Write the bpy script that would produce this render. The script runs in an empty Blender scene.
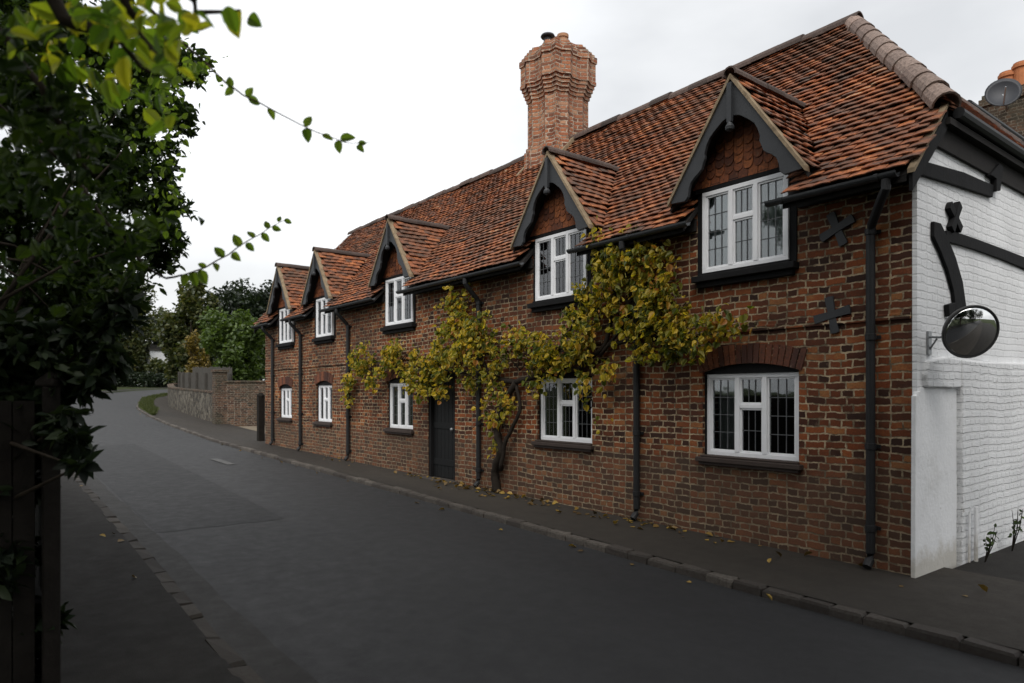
import bpy, math, random
import numpy as np
from mathutils import Vector, Matrix
random.seed(7); RNG = np.random.default_rng(11)
scene = bpy.context.scene
COL = scene.collection
R = math.radians

# ------------------------------------------------------------------ survey
# World: x runs along the facade (towards the viewer's right), y away from the road into the house.
F, CX, HY, EYE = 690.0, 512.0, 395.0, 1.6
CO, SI = 0.6177, 0.7864
def ray(px, py):
    k = (px-CX)/F
    return (-SI+k*CO, CO+k*SI, (HY-py)/F)
def onY(px, py, y):
    d = ray(px, py); D = y/d[1]
    return Vector((d[0]*D, y, EYE+d[2]*D))
def onX(px, py, x):
    d = ray(px, py); D = x/d[0]
    return Vector((x, d[1]*D, EYE+d[2]*D))
def atD(px, py, D):
    d = ray(px, py)
    return Vector((d[0]*D, d[1]*D, EYE+d[2]*D))
_zs = [(-60, -.3), (2.64, 0), (22, .27), (30, .50), (43, .94), (60, 1.76), (80, 2.5), (120, 3.2), (600, 3.6)]
def zg(s):
    return float(np.interp(s, [a for a, b in _zs], [b for a, b in _zs]))
def onG(px, py, off=0):
    D = 5.0
    d = ray(px, py)
    for _ in range(200):
        z = zg(-d[0]*D)+off
        D += ((EYE-z)/max(1e-4, -d[2])-D)*.3
    return Vector((d[0]*D, d[1]*D, zg(-d[0]*D)+off))
def smooth(pts):
    xs = np.arange(-60, 100, .5)
    ys = np.interp(xs, [p[0] for p in pts], [p[1] for p in pts])
    k = np.ones(9)/9
    yy = np.convolve(np.pad(ys, 4, mode='edge'), k, mode='valid')
    return lambda s: float(np.interp(s, xs, yy))
NR = smooth([(-60,5.1),(2,5.1),(3.5,5.12),(5,5.2),(7.5,5.3),(12.6,5.44),(18,5.62),(23,5.8),(30,6.1),(36,6.5),(43,7.2),(52,9),(60,12.4),(68,18),(75,25),(85,37)])
NL = smooth([(-60,1.25),(3.8,1.27),(7.7,1.39),(18,1.6),(30,2.1),(43,3.2),(52,4.9),(60,7.6),(68,11.5),(76,17),(85,25),(95,38)])

# ------------------------------------------------------------------ mesh helper
class MB:
    def __init__(self): self.v = []; self.f = []; self.mi = []; self.cur = 0
    def add(self, vs, fs, mi=None):
        n = len(self.v); self.v += [tuple(p) for p in vs]
        for f in fs: self.f.append(tuple(i+n for i in f)); self.mi.append(self.cur if mi is None else mi)
    def box(self, x0, x1, y0, y1, z0, z1, M=None, jit=0):
        vs = [Vector((x, y, z)) for x in (x0, x1) for y in (y0, y1) for z in (z0, z1)]
        if jit: vs = [p+Vector([random.uniform(-jit, jit) for _ in range(3)]) for p in vs]
        if M is not None: vs = [M @ p for p in vs]
        self.add(vs, [(0,1,3,2),(4,6,7,5),(0,4,5,1),(2,3,7,6),(0,2,6,4),(1,5,7,3)])
    def prism(self, poly, a0, a1, axis='y'):
        """extrude a 2D polygon; axis y: poly=(x,z); axis x: poly=(y,z); axis z: poly=(x,y)"""
        n = len(poly)
        def P(p, a):
            return (p[0], a, p[1]) if axis == 'y' else ((a, p[0], p[1]) if axis == 'x' else (p[0], p[1], a))
        vs = [P(p, a0) for p in poly]+[P(p, a1) for p in poly]
        ar = sum(poly[i][0]*poly[(i+1)%n][1]-poly[(i+1)%n][0]*poly[i][1] for i in range(n))
        A = tuple(range(n)); B = tuple(range(2*n-1, n-1, -1))
        fs = [A, B]+[(i, i+n, (i+1)%n+n, (i+1)%n) for i in range(n)]
        self.add(vs, fs)
    def tube(self, pts, rad, seg=8, cap=True):
        pts = [Vector(p) for p in pts]; n = len(pts)
        if not hasattr(rad, '__len__'): rad = [rad]*n
        rings = []
        up = Vector((.13, .27, .95))
        for i, p in enumerate(pts):
            t = (pts[min(i+1, n-1)]-pts[max(i-1, 0)]).normalized()
            a = t.cross(up)
            if a.length < .05: a = t.cross(Vector((1, 0, 0)))
            a.normalize(); b = t.cross(a)
            rings.append([p+(a*math.cos(2*math.pi*j/seg)+b*math.sin(2*math.pi*j/seg))*rad[i] for j in range(seg)])
        vs = [q for r in rings for q in r]
        fs = [(i*seg+j, i*seg+(j+1)%seg, (i+1)*seg+(j+1)%seg, (i+1)*seg+j) for i in range(n-1) for j in range(seg)]
        if cap: fs += [tuple(range(seg-1, -1, -1)), tuple((n-1)*seg+j for j in range(seg))]
        self.add(vs, fs)
    def lathe(self, prof, c, seg=16, M=None):
        """prof [(r,z)]"""
        vs = []
        for r, z in prof:
            for j in range(seg):
                p = Vector((r*math.cos(2*math.pi*j/seg), r*math.sin(2*math.pi*j/seg), z))
                vs.append((M @ p if M is not None else p)+Vector(c))
        fs = [(i*seg+j, i*seg+(j+1)%seg, (i+1)*seg+(j+1)%seg, (i+1)*seg+j) for i in range(len(prof)-1) for j in range(seg)]
        fs += [tuple(range(seg-1, -1, -1)), tuple((len(prof)-1)*seg+j for j in range(seg))]
        self.add(vs, fs)
WLOC = {}
def link(o, parent, origin):
    COL.objects.link(o)
    pw = WLOC[parent.name] if parent else Vector((0, 0, 0))
    o.location = origin-pw
    if parent: o.parent = parent
    WLOC[o.name] = origin
    return o
def build(mb, name, mats, parent=None, origin=None, sm=False, bevel=0):
    if origin is None: origin = WLOC[parent.name] if parent else Vector((0, 0, 0))
    origin = Vector(origin)
    me = bpy.data.meshes.new(name)
    v = np.array(mb.v, dtype=float)-np.array(origin)
    me.from_pydata(v.tolist(), [], mb.f)
    if not isinstance(mats, (list, tuple)): mats = [mats]
    for m in mats: me.materials.append(m)
    if len(mats) > 1: me.polygons.foreach_set('material_index', mb.mi)
    if sm: me.polygons.foreach_set('use_smooth', [True]*len(me.polygons))
    me.validate(); me.update()
    import bmesh
    if len(me.polygons) < 40000:
        b = bmesh.new(); b.from_mesh(me); bmesh.ops.recalc_face_normals(b, faces=b.faces); b.to_mesh(me); b.free()
    o = bpy.data.objects.new(name, me)
    link(o, parent, origin)
    if bevel:
        md = o.modifiers.new('bevel', 'BEVEL'); md.width = bevel; md.segments = 2; md.limit_method = 'ANGLE'
    return o
def thing(name, label, cat, loc=(0, 0, 0), group=None):
    o = bpy.data.objects.new(name, None); o.empty_display_size = .2
    link(o, None, Vector(loc)); return tag(o, label, cat, group)
def tag(o, label, cat, group=None, kind=None):
    o['label'] = label; o['category'] = cat
    if group: o['group'] = group
    if kind: o['kind'] = kind
    return o
def struct(o, label=None):
    o['kind'] = 'structure'
    if label: o['label'] = label
    return o

# ------------------------------------------------------------------ materials
class NT:
    def __init__(self, name):
        self.m = bpy.data.materials.new(name); self.m.use_nodes = True
        self.t = self.m.node_tree; self.n = self.t.nodes; self.n.clear()
        self.out = self.n.new('ShaderNodeOutputMaterial')
    def new(self, typ, ins=None, **kw):
        nd = self.n.new(typ)
        for k, v in kw.items(): setattr(nd, k, v)
        for k, v in (ins or {}).items():
            if isinstance(v, bpy.types.NodeSocket): self.t.links.new(v, nd.inputs[k])
            else: nd.inputs[k].default_value = v
        return nd
    def math(self, op, a, b=0., c=None):
        ins = {0: a, 1: b}
        if c is not None: ins[2] = c
        return self.new('ShaderNodeMath', ins, operation=op).outputs[0]
    def mix(self, fac, a, b, bt='MIX'):
        nd = self.n.new('ShaderNodeMix'); nd.data_type = 'RGBA'; nd.blend_type = bt
        for i, v in ((0, fac), (6, a), (7, b)):
            if isinstance(v, bpy.types.NodeSocket): self.t.links.new(v, nd.inputs[i])
            else: nd.inputs[i].default_value = v if i == 0 else (tuple(v)+(1,) if len(v) == 3 else v)
        return nd.outputs[2]
    def ramp(self, fac, stops, interp='LINEAR'):
        nd = self.new('ShaderNodeValToRGB', {0: fac}); cr = nd.color_ramp; cr.interpolation = interp
        while len(cr.elements) < len(stops): cr.elements.new(.5)
        for e, (p, c) in zip(cr.elements, stops):
            e.position = p; e.color = (tuple(c)+(1,) if hasattr(c, '__len__') else (c, c, c, 1))
        return nd.outputs[0]
    def noise(self, scale, vec=None, detail=4, rough=.55):
        ins = {'Scale': scale, 'Detail': detail, 'Roughness': rough}
        if vec is not None: ins['Vector'] = vec
        return self.new('ShaderNodeTexNoise', ins).outputs[0]
    def pos(self): 
        return self.new('ShaderNodeNewGeometry').outputs['Position']
    def isl(self):
        return self.new('ShaderNodeNewGeometry').outputs['Random Per Island']
    def bump(self, h, strength=.5, dist=.01, nrm=None):
        ins = {'Height': h, 'Strength': strength, 'Distance': dist}
        if nrm is not None: ins['Normal'] = nrm
        return self.new('ShaderNodeBump', ins).outputs[0]
    def done(self, col, rough=.8, normal=None, spec=.3, metal=0., **kw):
        ins = {'Roughness': rough, 'Specular IOR Level': spec, 'Metallic': metal}
        ins['Base Color'] = col if isinstance(col, bpy.types.NodeSocket) else tuple(col)+(1,)
        if normal is not None: ins['Normal'] = normal
        p = self.new('ShaderNodeBsdfPrincipled', ins)
        self.t.links.new(p.outputs[0], self.out.inputs[0]); return self.m

def brick_mat(name, stops, mortar, dirt=(.05, .04, .035), dirt_amt=.5, msize=.011, paint=None, bumpd=.012, damp=False, bw=.20):
    n = NT(name)
    g = n.new('ShaderNodeNewGeometry')
    sp = n.new('ShaderNodeSeparateXYZ', {0: g.outputs['Position']}); sn = n.new('ShaderNodeSeparateXYZ', {0: g.outputs['True Normal']})
    gt = n.math('GREATER_THAN', n.math('ABSOLUTE', sn.outputs[0]), n.math('ABSOLUTE', sn.outputs[1]))
    u = n.math('ADD', n.math('MULTIPLY', sp.outputs[1], gt), n.math('MULTIPLY', sp.outputs[0], n.math('SUBTRACT', 1., gt)))
    vec = n.new('ShaderNodeCombineXYZ', {0: u, 1: sp.outputs[2], 2: 0.}).outputs[0]
    nz = n.new('ShaderNodeTexNoise', {'Vector': g.outputs['Position'], 'Scale': 9., 'Detail': 3.}).outputs[1]
    nz2 = n.new('ShaderNodeTexNoise', {'Vector': g.outputs['Position'], 'Scale': .9, 'Detail': 2.}).outputs[1]
    def dist(vec, nz, amt):
        a = n.new('ShaderNodeVectorMath', {0: nz, 1: (.5, .5, .5)}, operation='SUBTRACT').outputs[0]
        b = n.new('ShaderNodeVectorMath', {0: a, 'Scale': amt}, operation='SCALE').outputs[0]
        return n.new('ShaderNodeVectorMath', {0: vec, 1: b}, operation='ADD').outputs[0]
    nz3 = n.new('ShaderNodeTexNoise', {'Vector': g.outputs['Position'], 'Scale': 38., 'Detail': 3.}).outputs[1]
    vec = dist(dist(dist(vec, nz, .036), nz2, .07), nz3, .016)
    b = n.new('ShaderNodeTexBrick', {'Vector': vec, 'Color1': (0, 0, 0, 1), 'Color2': (1, 1, 1, 1), 'Mortar': (0, 0, 0, 1), 'Scale': 1., 'Mortar Size': msize,
              'Mortar Smooth': .35, 'Bias': 0., 'Brick Width': bw, 'Row Height': .072}, offset=.5, squash=.55, squash_frequency=2)
    fac = b.outputs['Fac']
    fine = n.noise(60., g.outputs['Position'], 5, .65); mid = n.noise(14., g.outputs['Position'], 4); big = n.noise(.8, g.outputs['Position'], 5, .6)
    rnd = n.math('ADD', b.outputs[0], n.math('MULTIPLY', n.math('SUBTRACT', mid, .5), .35))
    col = n.ramp(rnd, stops)
    col = n.mix(n.ramp(fine, [(.35, 0.), (.7, .45)]), col, (.03, .02, .018))
    patch = n.ramp(big, [(.42, 0.), (.62, 1.)])
    mcol = n.mix(n.ramp(mid, [(.40, 0.), (.62, 1.)]), mortar, tuple(c*.30 for c in mortar))
    mcol = n.mix(n.math('MULTIPLY', patch, .5), mcol, dirt)
    col = n.mix(n.math('MULTIPLY', patch, dirt_amt), col, dirt)
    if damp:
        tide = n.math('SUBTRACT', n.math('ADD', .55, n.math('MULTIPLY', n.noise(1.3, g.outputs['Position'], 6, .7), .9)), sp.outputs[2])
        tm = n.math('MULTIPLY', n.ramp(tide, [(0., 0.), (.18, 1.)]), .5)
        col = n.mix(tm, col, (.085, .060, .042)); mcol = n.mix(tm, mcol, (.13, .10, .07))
    pale = n.ramp(n.noise(5., g.outputs['Position'], 6, .75), [(.60, 0.), (.68, .4)])
    if not paint: col = n.mix(pale, col, (.22, .15, .10))
    col = n.mix(fac, col, mcol)
    h = n.math('ADD', n.math('MULTIPLY', n.math('SUBTRACT', 1., fac), 1.), n.math('MULTIPLY', fine, .5))
    h = n.math('ADD', h, n.math('MULTIPLY', b.outputs[0], .3))
    if paint:
        stain = n.ramp(n.noise(1.6, g.outputs['Position'], 6, .65), [(.4, 0.), (.75, .5)])
        col = n.mix(stain, paint, tuple(c*.62 for c in paint))
        worn = n.ramp(n.noise(7., g.outputs['Position'], 6, .7), [(.66, 0.), (.70, 1.)])
        col = n.mix(n.math('MULTIPLY', worn, .55), col, (.25, .2, .17))
        col = n.mix(n.math('MULTIPLY', fac, .10), col, (.4, .4, .4))
    return n.done(col, .88, n.bump(h, .8, bumpd), .2)

M = {}
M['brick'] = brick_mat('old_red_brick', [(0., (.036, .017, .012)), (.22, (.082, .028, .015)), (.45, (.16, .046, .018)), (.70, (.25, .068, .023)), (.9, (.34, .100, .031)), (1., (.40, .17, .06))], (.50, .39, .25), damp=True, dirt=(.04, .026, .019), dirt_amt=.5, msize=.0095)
M['chimbrick'] = brick_mat('chimney_brick', [(0., (.12, .042, .024)), (.4, (.33, .10, .045)), (.75, (.44, .17, .08)), (1., (.50, .28, .17))], (.50, .41, .32), dirt=(.26, .17, .12), dirt_amt=.3)
M['gardenbrick'] = brick_mat('garden_wall_brick', [(0., (.03, .02, .016)), (.4, (.08, .04, .028)), (1., (.17, .09, .055))], (.22, .19, .15), dirt=(.05, .05, .035), dirt_amt=.7)
M['whitebrick'] = brick_mat('white_painted_brick', [(0., (.5, .5, .5)), (1., (.8, .8, .8))], (.6, .6, .6), paint=(.80, .81, .82), bumpd=.008, bw=.225)
def render_mat():
    n = NT('white_render'); p = n.pos()
    a = n.noise(2.2, p, 6, .65); f = n.noise(26., p, 5, .6)
    c = n.ramp(a, [(.3, (.82, .83, .84)), (.55, (.78, .79, .80)), (.8, (.60, .60, .59))])
    c = n.mix(n.ramp(n.noise(11., p, 7, .75), [(.66, 0.), (.72, .7)]), c, (.22, .20, .18))
    zz = n.new('ShaderNodeSeparateXYZ', {0: p}).outputs[2]
    sp = n.math('SUBTRACT', n.math('MULTIPLY', n.noise(5., p, 6, .75), .5), zz)
    c = n.mix(n.ramp(sp, [(.0, 0.), (.15, .6)]), c, (.40, .36, .28))
    return n.done(c, .85, n.bump(n.math('ADD', f, n.math('MULTIPLY', a, 2.)), .5, .012), .25)
M['limewashbrick'] = brick_mat('limewashed_rough_brick', [(0., (.5, .5, .5)), (1., (.8, .8, .8))], (.6, .6, .6), paint=(.80, .81, .82), bumpd=.020, bw=.225, msize=.016)
M['render'] = render_mat()
def rough_render():
    n = NT('lumpy_limewash'); p = n.pos()
    st = n.new('ShaderNodeVectorMath', {0: p, 1: (1., 1., 2.6)}, operation='MULTIPLY').outputs[0]
    a = n.noise(4.5, st, 7, .7); f = n.noise(16., st, 6, .65); b = n.noise(1.1, p, 5, .6)
    c = n.ramp(b, [(.35, (.80, .81, .82)), (.6, (.72, .73, .74)), (.8, (.55, .55, .54))])
    c = n.mix(n.ramp(n.noise(9., p, 7, .78), [(.62, 0.), (.68, .75)]), c, (.20, .18, .16))
    return n.done(c, .9, n.bump(n.math('ADD', f, n.math('MULTIPLY', a, 2.2)), .38, .02), .15)
M['roughrender'] = rough_render()
def tile_mat(name, stops, lich=(.15, .12, .09), runs=False):
    n = NT(name); p = n.pos(); r = n.isl()
    big = n.noise(.9, p, 5, .6)
    if runs:
        st = n.new('ShaderNodeVectorMath', {0: p, 1: (2.4, 2.4, 15.)}, operation='MULTIPLY').outputs[0]
        rn = n.noise(1., st, 3, .6)
        rr = n.math('ADD', n.math('MULTIPLY', r, .42), n.math('MULTIPLY', n.math('SUBTRACT', rn, .5), 1.9))
        rr = n.math('ADD', rr, n.math('ADD', .30, n.math('MULTIPLY', n.math('SUBTRACT', big, .5), .5)))
    else: rr = n.math('ADD', r, n.math('MULTIPLY', n.math('SUBTRACT', big, .5), .7))
    c = n.ramp(rr, stops)
    c = n.mix(n.ramp(n.noise(34., p, 5, .7), [(.42, 0.), (.68, .75)]), c, (.03, .02, .016))
    c = n.mix(n.ramp(n.noise(13., p, 5, .7), [(.62, 0.), (.72, .6)]), c, lich)
    if runs: c = n.mix(n.ramp(n.noise(.75, p, 6, .72), [(.46, 0.), (.66, .6)]), c, (.10, .066, .046))
    return n.done(c, .8, n.bump(n.noise(60., p, 4), .5, .006), .3)
M['tile'] = tile_mat('clay_roof_tile', [(0., (.075, .055, .046)), (.2, (.12, .066, .046)), (.40, (.21, .085, .046)), (.62, (.31, .105, .045)), (.82, (.47, .155, .05)), (.93, (.50, .21, .085)), (1., (.42, .31, .20))], runs=True)
M['hangtile'] = tile_mat('hung_clay_tile', [(0., (.09, .030, .016)), (.5, (.20, .062, .024)), (1., (.31, .10, .032))], (.16, .11, .06))
M['hip'] = tile_mat('hip_tile', [(0., (.17, .12, .10)), (.5, (.24, .18, .15)), (1., (.31, .22, .18))], (.34, .32, .28))
M['ridge'] = tile_mat('ridge_tile', [(0., (.05, .04, .036)), (1., (.13, .09, .075))])
M['voussoir'] = tile_mat('arch_brick', [(0., (.05, .022, .018)), (.5, (.13, .045, .025)), (1., (.22, .075, .035))], (.2, .15, .11))
def plain(name, col, rough=.7, var=.35, scale=9., bump=.15, spec=.3, dark=.5, metal=0.):
    n = NT(name); p = n.pos()
    c = n.mix(n.ramp(n.noise(scale, p, 6, .65), [(.35, 0.), (.7, var)]), col, tuple(x*dark for x in col))
    return n.done(c, rough, n.bump(n.noise(scale*5, p, 4), bump, .006), spec, metal)
M['black'] = plain('black_timber_paint', (.009, .009, .0095), .8, .6, 6., .4, .15, 1.9)
M['pipe'] = plain('black_iron_pipe', (.013, .0135, .0145), .55, .5, 12., .1, .3, 1.8)
M['barge'] = plain('dark_grey_bargeboard', (.026, .028, .031), .55, .5, 7., .3, .4, 1.6)
M['verge'] = plain('verge_mortar', (.30, .23, .15), .9, .8, 12., .6, .2, .35)
M['whitepaint'] = plain('white_gloss_frame', (.80, .81, .83), .38, .25, 10., .08, .5, .78)
M['lead'] = plain('lead_came', (.10, .105, .11), .5, .3)
M['sill'] = plain('brown_sill', (.05, .036, .03), .7, .5, 8., .3, .3, .5)
M['gutter'] = plain('grey_gutter', (.045, .048, .052), .5, .5, 10., .1, .4, .6)
M['door'] = plain('black_door_paint', (.008, .0085, .009), .6, .4, 7., .2, .2, 1.8)
M['pot'] = plain('terracotta_pot', (.42, .16, .07), .8, .5, 9., .3, .2, .6)
M['potpale'] = plain('pale_terracotta_pot', (.40, .22, .13), .85, .6, 9., .3, .2, .6)
M['cowl'] = plain('black_cowl', (.03, .03, .034), .5)
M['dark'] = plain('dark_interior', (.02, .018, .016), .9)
M['soffit'] = plain('dark_soffit', (.02, .018, .017), .9, .5)
M['netting'] = plain('net_curtain', (.60, .62, .64), .95, .3, 5., .1, .1, .6)
M['curtain'] = plain('grey_curtain', (.30, .31, .31), .95, .4, 5., .1, .1, .6)
M['bark'] = plain('bark', (.045, .036, .027), .9, .7, 14., .9, .15, .4)
M['vinebark'] = plain('vine_bark', (.030, .024, .019), .9, .7, 18., .9, .15, .5)
M['twig'] = plain('twig_bark', (.07, .04, .025), .8, .5, 30., .3)
M['post'] = plain('weathered_post', (.018, .0155, .013), .9, .7, 8., .7, .15, .4)
M['greyfence'] = plain('silvered_fence_board', (.075, .07, .062), .9, .6, 6., .5, .15, .45)
M['steel'] = plain('galvanised_steel', (.30, .31, .32), .45, .4, 20., .1, .5, .6, .7)
M['rim'] = plain('mirror_rim', (.055, .055, .055), .5)
M['dish'] = plain('dark_dish', (.035, .038, .045), .5, .3)
M['kerbdark'] = tile_mat('dark_kerb_stone', [(0., (.018, .016, .013)), (.6, (.034, .03, .024)), (1., (.055, .048, .037))], (.03, .028, .02))  # darker stone tones for the left kerb
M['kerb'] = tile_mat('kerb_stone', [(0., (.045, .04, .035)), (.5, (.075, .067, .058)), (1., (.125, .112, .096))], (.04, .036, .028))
def glass():
    n = NT('window_glass')
    p = n.pos()
    nrm = n.bump(n.noise(3.5, p, 2), .12, .01)
    fr = n.new('ShaderNodeFresnel', {'IOR': 1.5, 'Normal': nrm}).outputs[0]
    fac = n.math('ADD', n.math('MULTIPLY', fr, 1.5), .03)
    t = n.new('ShaderNodeBsdfTransparent', {0: (.8, .83, .82, 1)}); g = n.new('ShaderNodeBsdfGlossy', {'Roughness': .03, 'Normal': nrm, 0: (.95, .97, 1, 1)})
    mx = n.new('ShaderNodeMixShader', {0: fac, 1: t.outputs[0], 2: g.outputs[0]})
    n.t.links.new(mx.outputs[0], n.out.inputs[0]); return n.m
M['glass'] = glass()
def mirror():
    n = NT('mirror_glass')
    g = n.new('ShaderNodeBsdfGlossy', {0: (.86, .87, .87, 1), 'Roughness': .03}); n.t.links.new(g.outputs[0], n.out.inputs[0]); return n.m
M['mirror'] = mirror()
def leaf_mat(name, stops, trans=.4, rough=.45, spec=.35):
    n = NT(name); r = n.isl()
    big = n.noise(1.1, n.pos(), 3)
    rr = n.math('ADD', r, n.math('MULTIPLY', n.math('SUBTRACT', big, .5), .6))
    c = n.ramp(rr, stops)
    p = n.new('ShaderNodeBsdfPrincipled', {'Base Color': c, 'Roughness': rough, 'Specular IOR Level': spec})
    tc = n.mix(.5, c, (1., 1., .25), 'MULTIPLY')
    tr = n.new('ShaderNodeBsdfTranslucent', {0: n.mix(1., tc, (1.9, 2., 1.), 'MULTIPLY')})
    mx = n.new('ShaderNodeMixShader', {0: trans, 1: p.outputs[0], 2: tr.outputs[0]})
    n.t.links.new(mx.outputs[0], n.out.inputs[0]); return n.m
M['leaf_vine'] = leaf_mat('vine_leaf', [(0., (.045, .060, .014)), (.18, (.11, .13, .024)), (.42, (.25, .23, .04)), (.7, (.44, .34, .05)), (.92, (.58, .41, .05)), (1., (.34, .15, .04))], .42)
M['leaf_dark'] = leaf_mat('dark_shrub_leaf', [(0., (.012, .022, .009)), (.5, (.026, .048, .014)), (1., (.06, .095, .024))], .32, .5, .2)
M['leaf_laurel'] = leaf_mat('laurel_leaf', [(0., (.007, .012, .007)), (.6, (.015, .026, .011)), (1., (.03, .045, .016))], .15, .5, .22)
M['leaf_bright'] = leaf_mat('lime_leaf', [(0., (.07, .13, .025)), (.4, (.16, .25, .04)), (.7, (.36, .38, .045)), (1., (.58, .48, .05))], .6)
M['leaf_twig'] = leaf_mat('twig_leaf', [(0., (.08, .14, .03)), (1., (.17, .24, .05))], .6)
M['leaf_far_dark'] = leaf_mat('far_dark_leaf', [(0., (.008, .015, .009)), (1., (.024, .036, .018))], .2)
M['leaf_far_mid'] = leaf_mat('far_mid_leaf', [(0., (.022, .032, .013)), (.6, (.055, .068, .025)), (1., (.11, .105, .036))], .25)
M['leaf_far_green'] = leaf_mat('far_green_leaf', [(0., (.035, .060, .016)), (1., (.085, .125, .032))], .3)
M['leaf_far_yellow'] = leaf_mat('far_yellow_leaf', [(0., (.06, .05, .015)), (1., (.20, .14, .03))], .25)
M['leaf_fallen'] = leaf_mat('fallen_leaf', [(0., (.06, .04, .02)), (.5, (.18, .11, .03)), (1., (.38, .25, .05))], .1)
M['grass'] = leaf_mat('grass_blade', [(0., (.03, .045, .012)), (1., (.07, .08, .025))], .3)
def asphalt(name, a, b, seed=0., crack=True, rough=.8, spec=.25):
    n = NT(name); p = n.pos()
    p2 = n.new('ShaderNodeVectorMath', {0: p, 1: (seed, seed*.7, 0)}, operation='ADD').outputs[0]
    st = n.new('ShaderNodeVectorMath', {0: p2, 1: (.22, 1.3, 1.)}, operation='MULTIPLY').outputs[0]
    big = n.noise(.55, st, 6, .62); fine = n.noise(140., p2, 3, .7); mid = n.noise(6., p2, 6, .7)
    c = n.ramp(big, [(.32, a), (.68, b)])
    c = n.mix(n.ramp(fine, [(.3, .45), (.5, 0.)]), c, tuple(x*.35 for x in a))
    c = n.mix(n.ramp(fine, [(.62, 0.), (.72, .55)]), c, tuple(min(1, x*2.6) for x in b))
    c = n.mix(n.ramp(mid, [(.4, 0.), (.75, .22)]), c, tuple(x*.5 for x in a))
    return n.done(c, n.ramp(mid, [(.3, rough-.08), (.7, rough+.06)]), n.bump(n.math('ADD', fine, n.math('MULTIPLY', mid, .12)), .6, .006), spec)
M['road'] = asphalt('road_asphalt', (.020, .020, .021), (.0275, .0275, .0287), 0., True, .70, .32)
M['roadpatch'] = asphalt('road_patch_asphalt', (.0140, .0140, .0147), (.0195, .0195, .0203), 13., True, .72, .30)
M['roadedge'] = asphalt('road_edge_asphalt', (.0165, .0155, .014), (.0245, .0228, .0205), 31., True, .74, .3)
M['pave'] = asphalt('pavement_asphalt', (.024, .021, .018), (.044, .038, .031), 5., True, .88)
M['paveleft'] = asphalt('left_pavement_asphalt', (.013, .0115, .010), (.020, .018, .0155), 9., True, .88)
M['gravel'] = asphalt('drive_gravel', (.11, .09, .065), (.2, .165, .12), 3.)
M['mark'] = plain('worn_white_marking', (.12, .12, .118), .8, .9, 14., .3, .2, .3)
def soil():
    n = NT('grass_soil'); p = n.pos()
    c = n.ramp(n.noise(.6, p, 6, .65), [(.3, (.022, .028, .012)), (.6, (.035, .045, .016)), (.8, (.05, .042, .022))])
    return n.done(c, .95, n.bump(n.noise(30., p, 5, .7), .8, .03), .1)
M['soil'] = soil()
def verge():
    n = NT('verge_grass'); p = n.pos()
    c = n.ramp(n.noise(3., p, 6, .7), [(.3, (.03, .045, .012)), (.6, (.05, .065, .018)), (.8, (.08, .065, .03))])
    return n.done(c, .95, n.bump(n.noise(50., p, 5, .7), .8, .03), .1)
M['verge_grass'] = verge()
def flint():
    n = NT('flint_wall'); p = n.pos()
    v = n.new('ShaderNodeTexVoronoi', {'Vector': p, 'Scale': 5.5}); ve = n.new('ShaderNodeTexVoronoi', {'Vector': p, 'Scale': 5.5}, feature='DISTANCE_TO_EDGE')
    hs = n.new('ShaderNodeSeparateColor', {0: v.outputs['Color']}).outputs[0]
    c = n.ramp(hs, [(0., (.022, .022, .02)), (.5, (.065, .06, .05)), (1., (.18, .165, .135))])
    e = n.ramp(ve.outputs['Distance'], [(.02, 1.), (.09, 0.)])
    c = n.mix(e, c, (.12, .10, .075))
    return n.done(c, .85, n.bump(n.math('SUBTRACT', 1., e), .8, .03), .25)
M['flint'] = flint()

# ------------------------------------------------------------------ foliage helpers
def leaf_mesh(P, size, aspect=.55, up=.5, droop=0., fold=.18, axis=None, var=.35, nrm=None, spread=.35, fine=False):
    """numpy leaf cloud -> MB; each leaf two quads folded along its midrib"""
    n = len(P); g = RNG
    s = size*(1+g.uniform(-var, var, n))[:, None]
    nr = g.normal(size=(n, 3)); nr[:, 2] = np.abs(nr[:, 2])*(1-up)+up*1.6
    if nrm is not None: nr = np.asarray(nrm)+g.normal(size=(n, 3))*spread
    nr /= np.linalg.norm(nr, axis=1)[:, None]
    ax = g.normal(size=(n, 3)) if axis is None else np.asarray(axis)+g.normal(size=(n, 3))*.35
    ax -= (ax*nr).sum(1)[:, None]*nr; ax /= np.linalg.norm(ax, axis=1)[:, None]+1e-9
    ax[:, 2] -= droop; ax /= np.linalg.norm(ax, axis=1)[:, None]
    sd = np.cross(nr, ax); sd /= np.linalg.norm(sd, axis=1)[:, None]+1e-9
    nr = np.cross(ax, sd)
    w = aspect*.5
    if fine:
        f = fold
        shape = [(0, 0, 0), (.34, 0, -.01), (.68, 0, -.05), (1, 0, -.14)]
        for q in (1, -1): shape += [(.06, q*w*.5, f*w*.4), (.26, q*w*.98, f*w*1.1), (.55, q*w*.94, f*w), (.80, q*w*.55, f*w*.3-.05)]
        V = np.stack([P+s*(a*ax+b*sd+c*nr) for a, b, c in shape], 1).reshape(-1, 3)
        base = (np.arange(n)*12)[:, None]
        quads = []
        for o in (4, 8): quads += [[0, o, o+1, 1], [1, o+1, o+2, 2], [2, o+2, o+3, 3]]
        return V, np.concatenate([base+np.array(q) for q in quads], 0)
    shape = [(0, 0, 0), (.3, w, fold*w), (.68, w*.78, fold*w*.9), (1, 0, -.08), (.68, -w*.78, fold*w*.9), (.3, -w, fold*w)]
    V = np.stack([P+s*(a*ax+b*sd+c*nr) for a, b, c in shape], 1).reshape(-1, 3)
    base = (np.arange(n)*6)[:, None]
    Fc = np.concatenate([base+np.array([0, 1, 2, 3]), base+np.array([0, 3, 4, 5])], 0)
    return V, Fc
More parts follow.
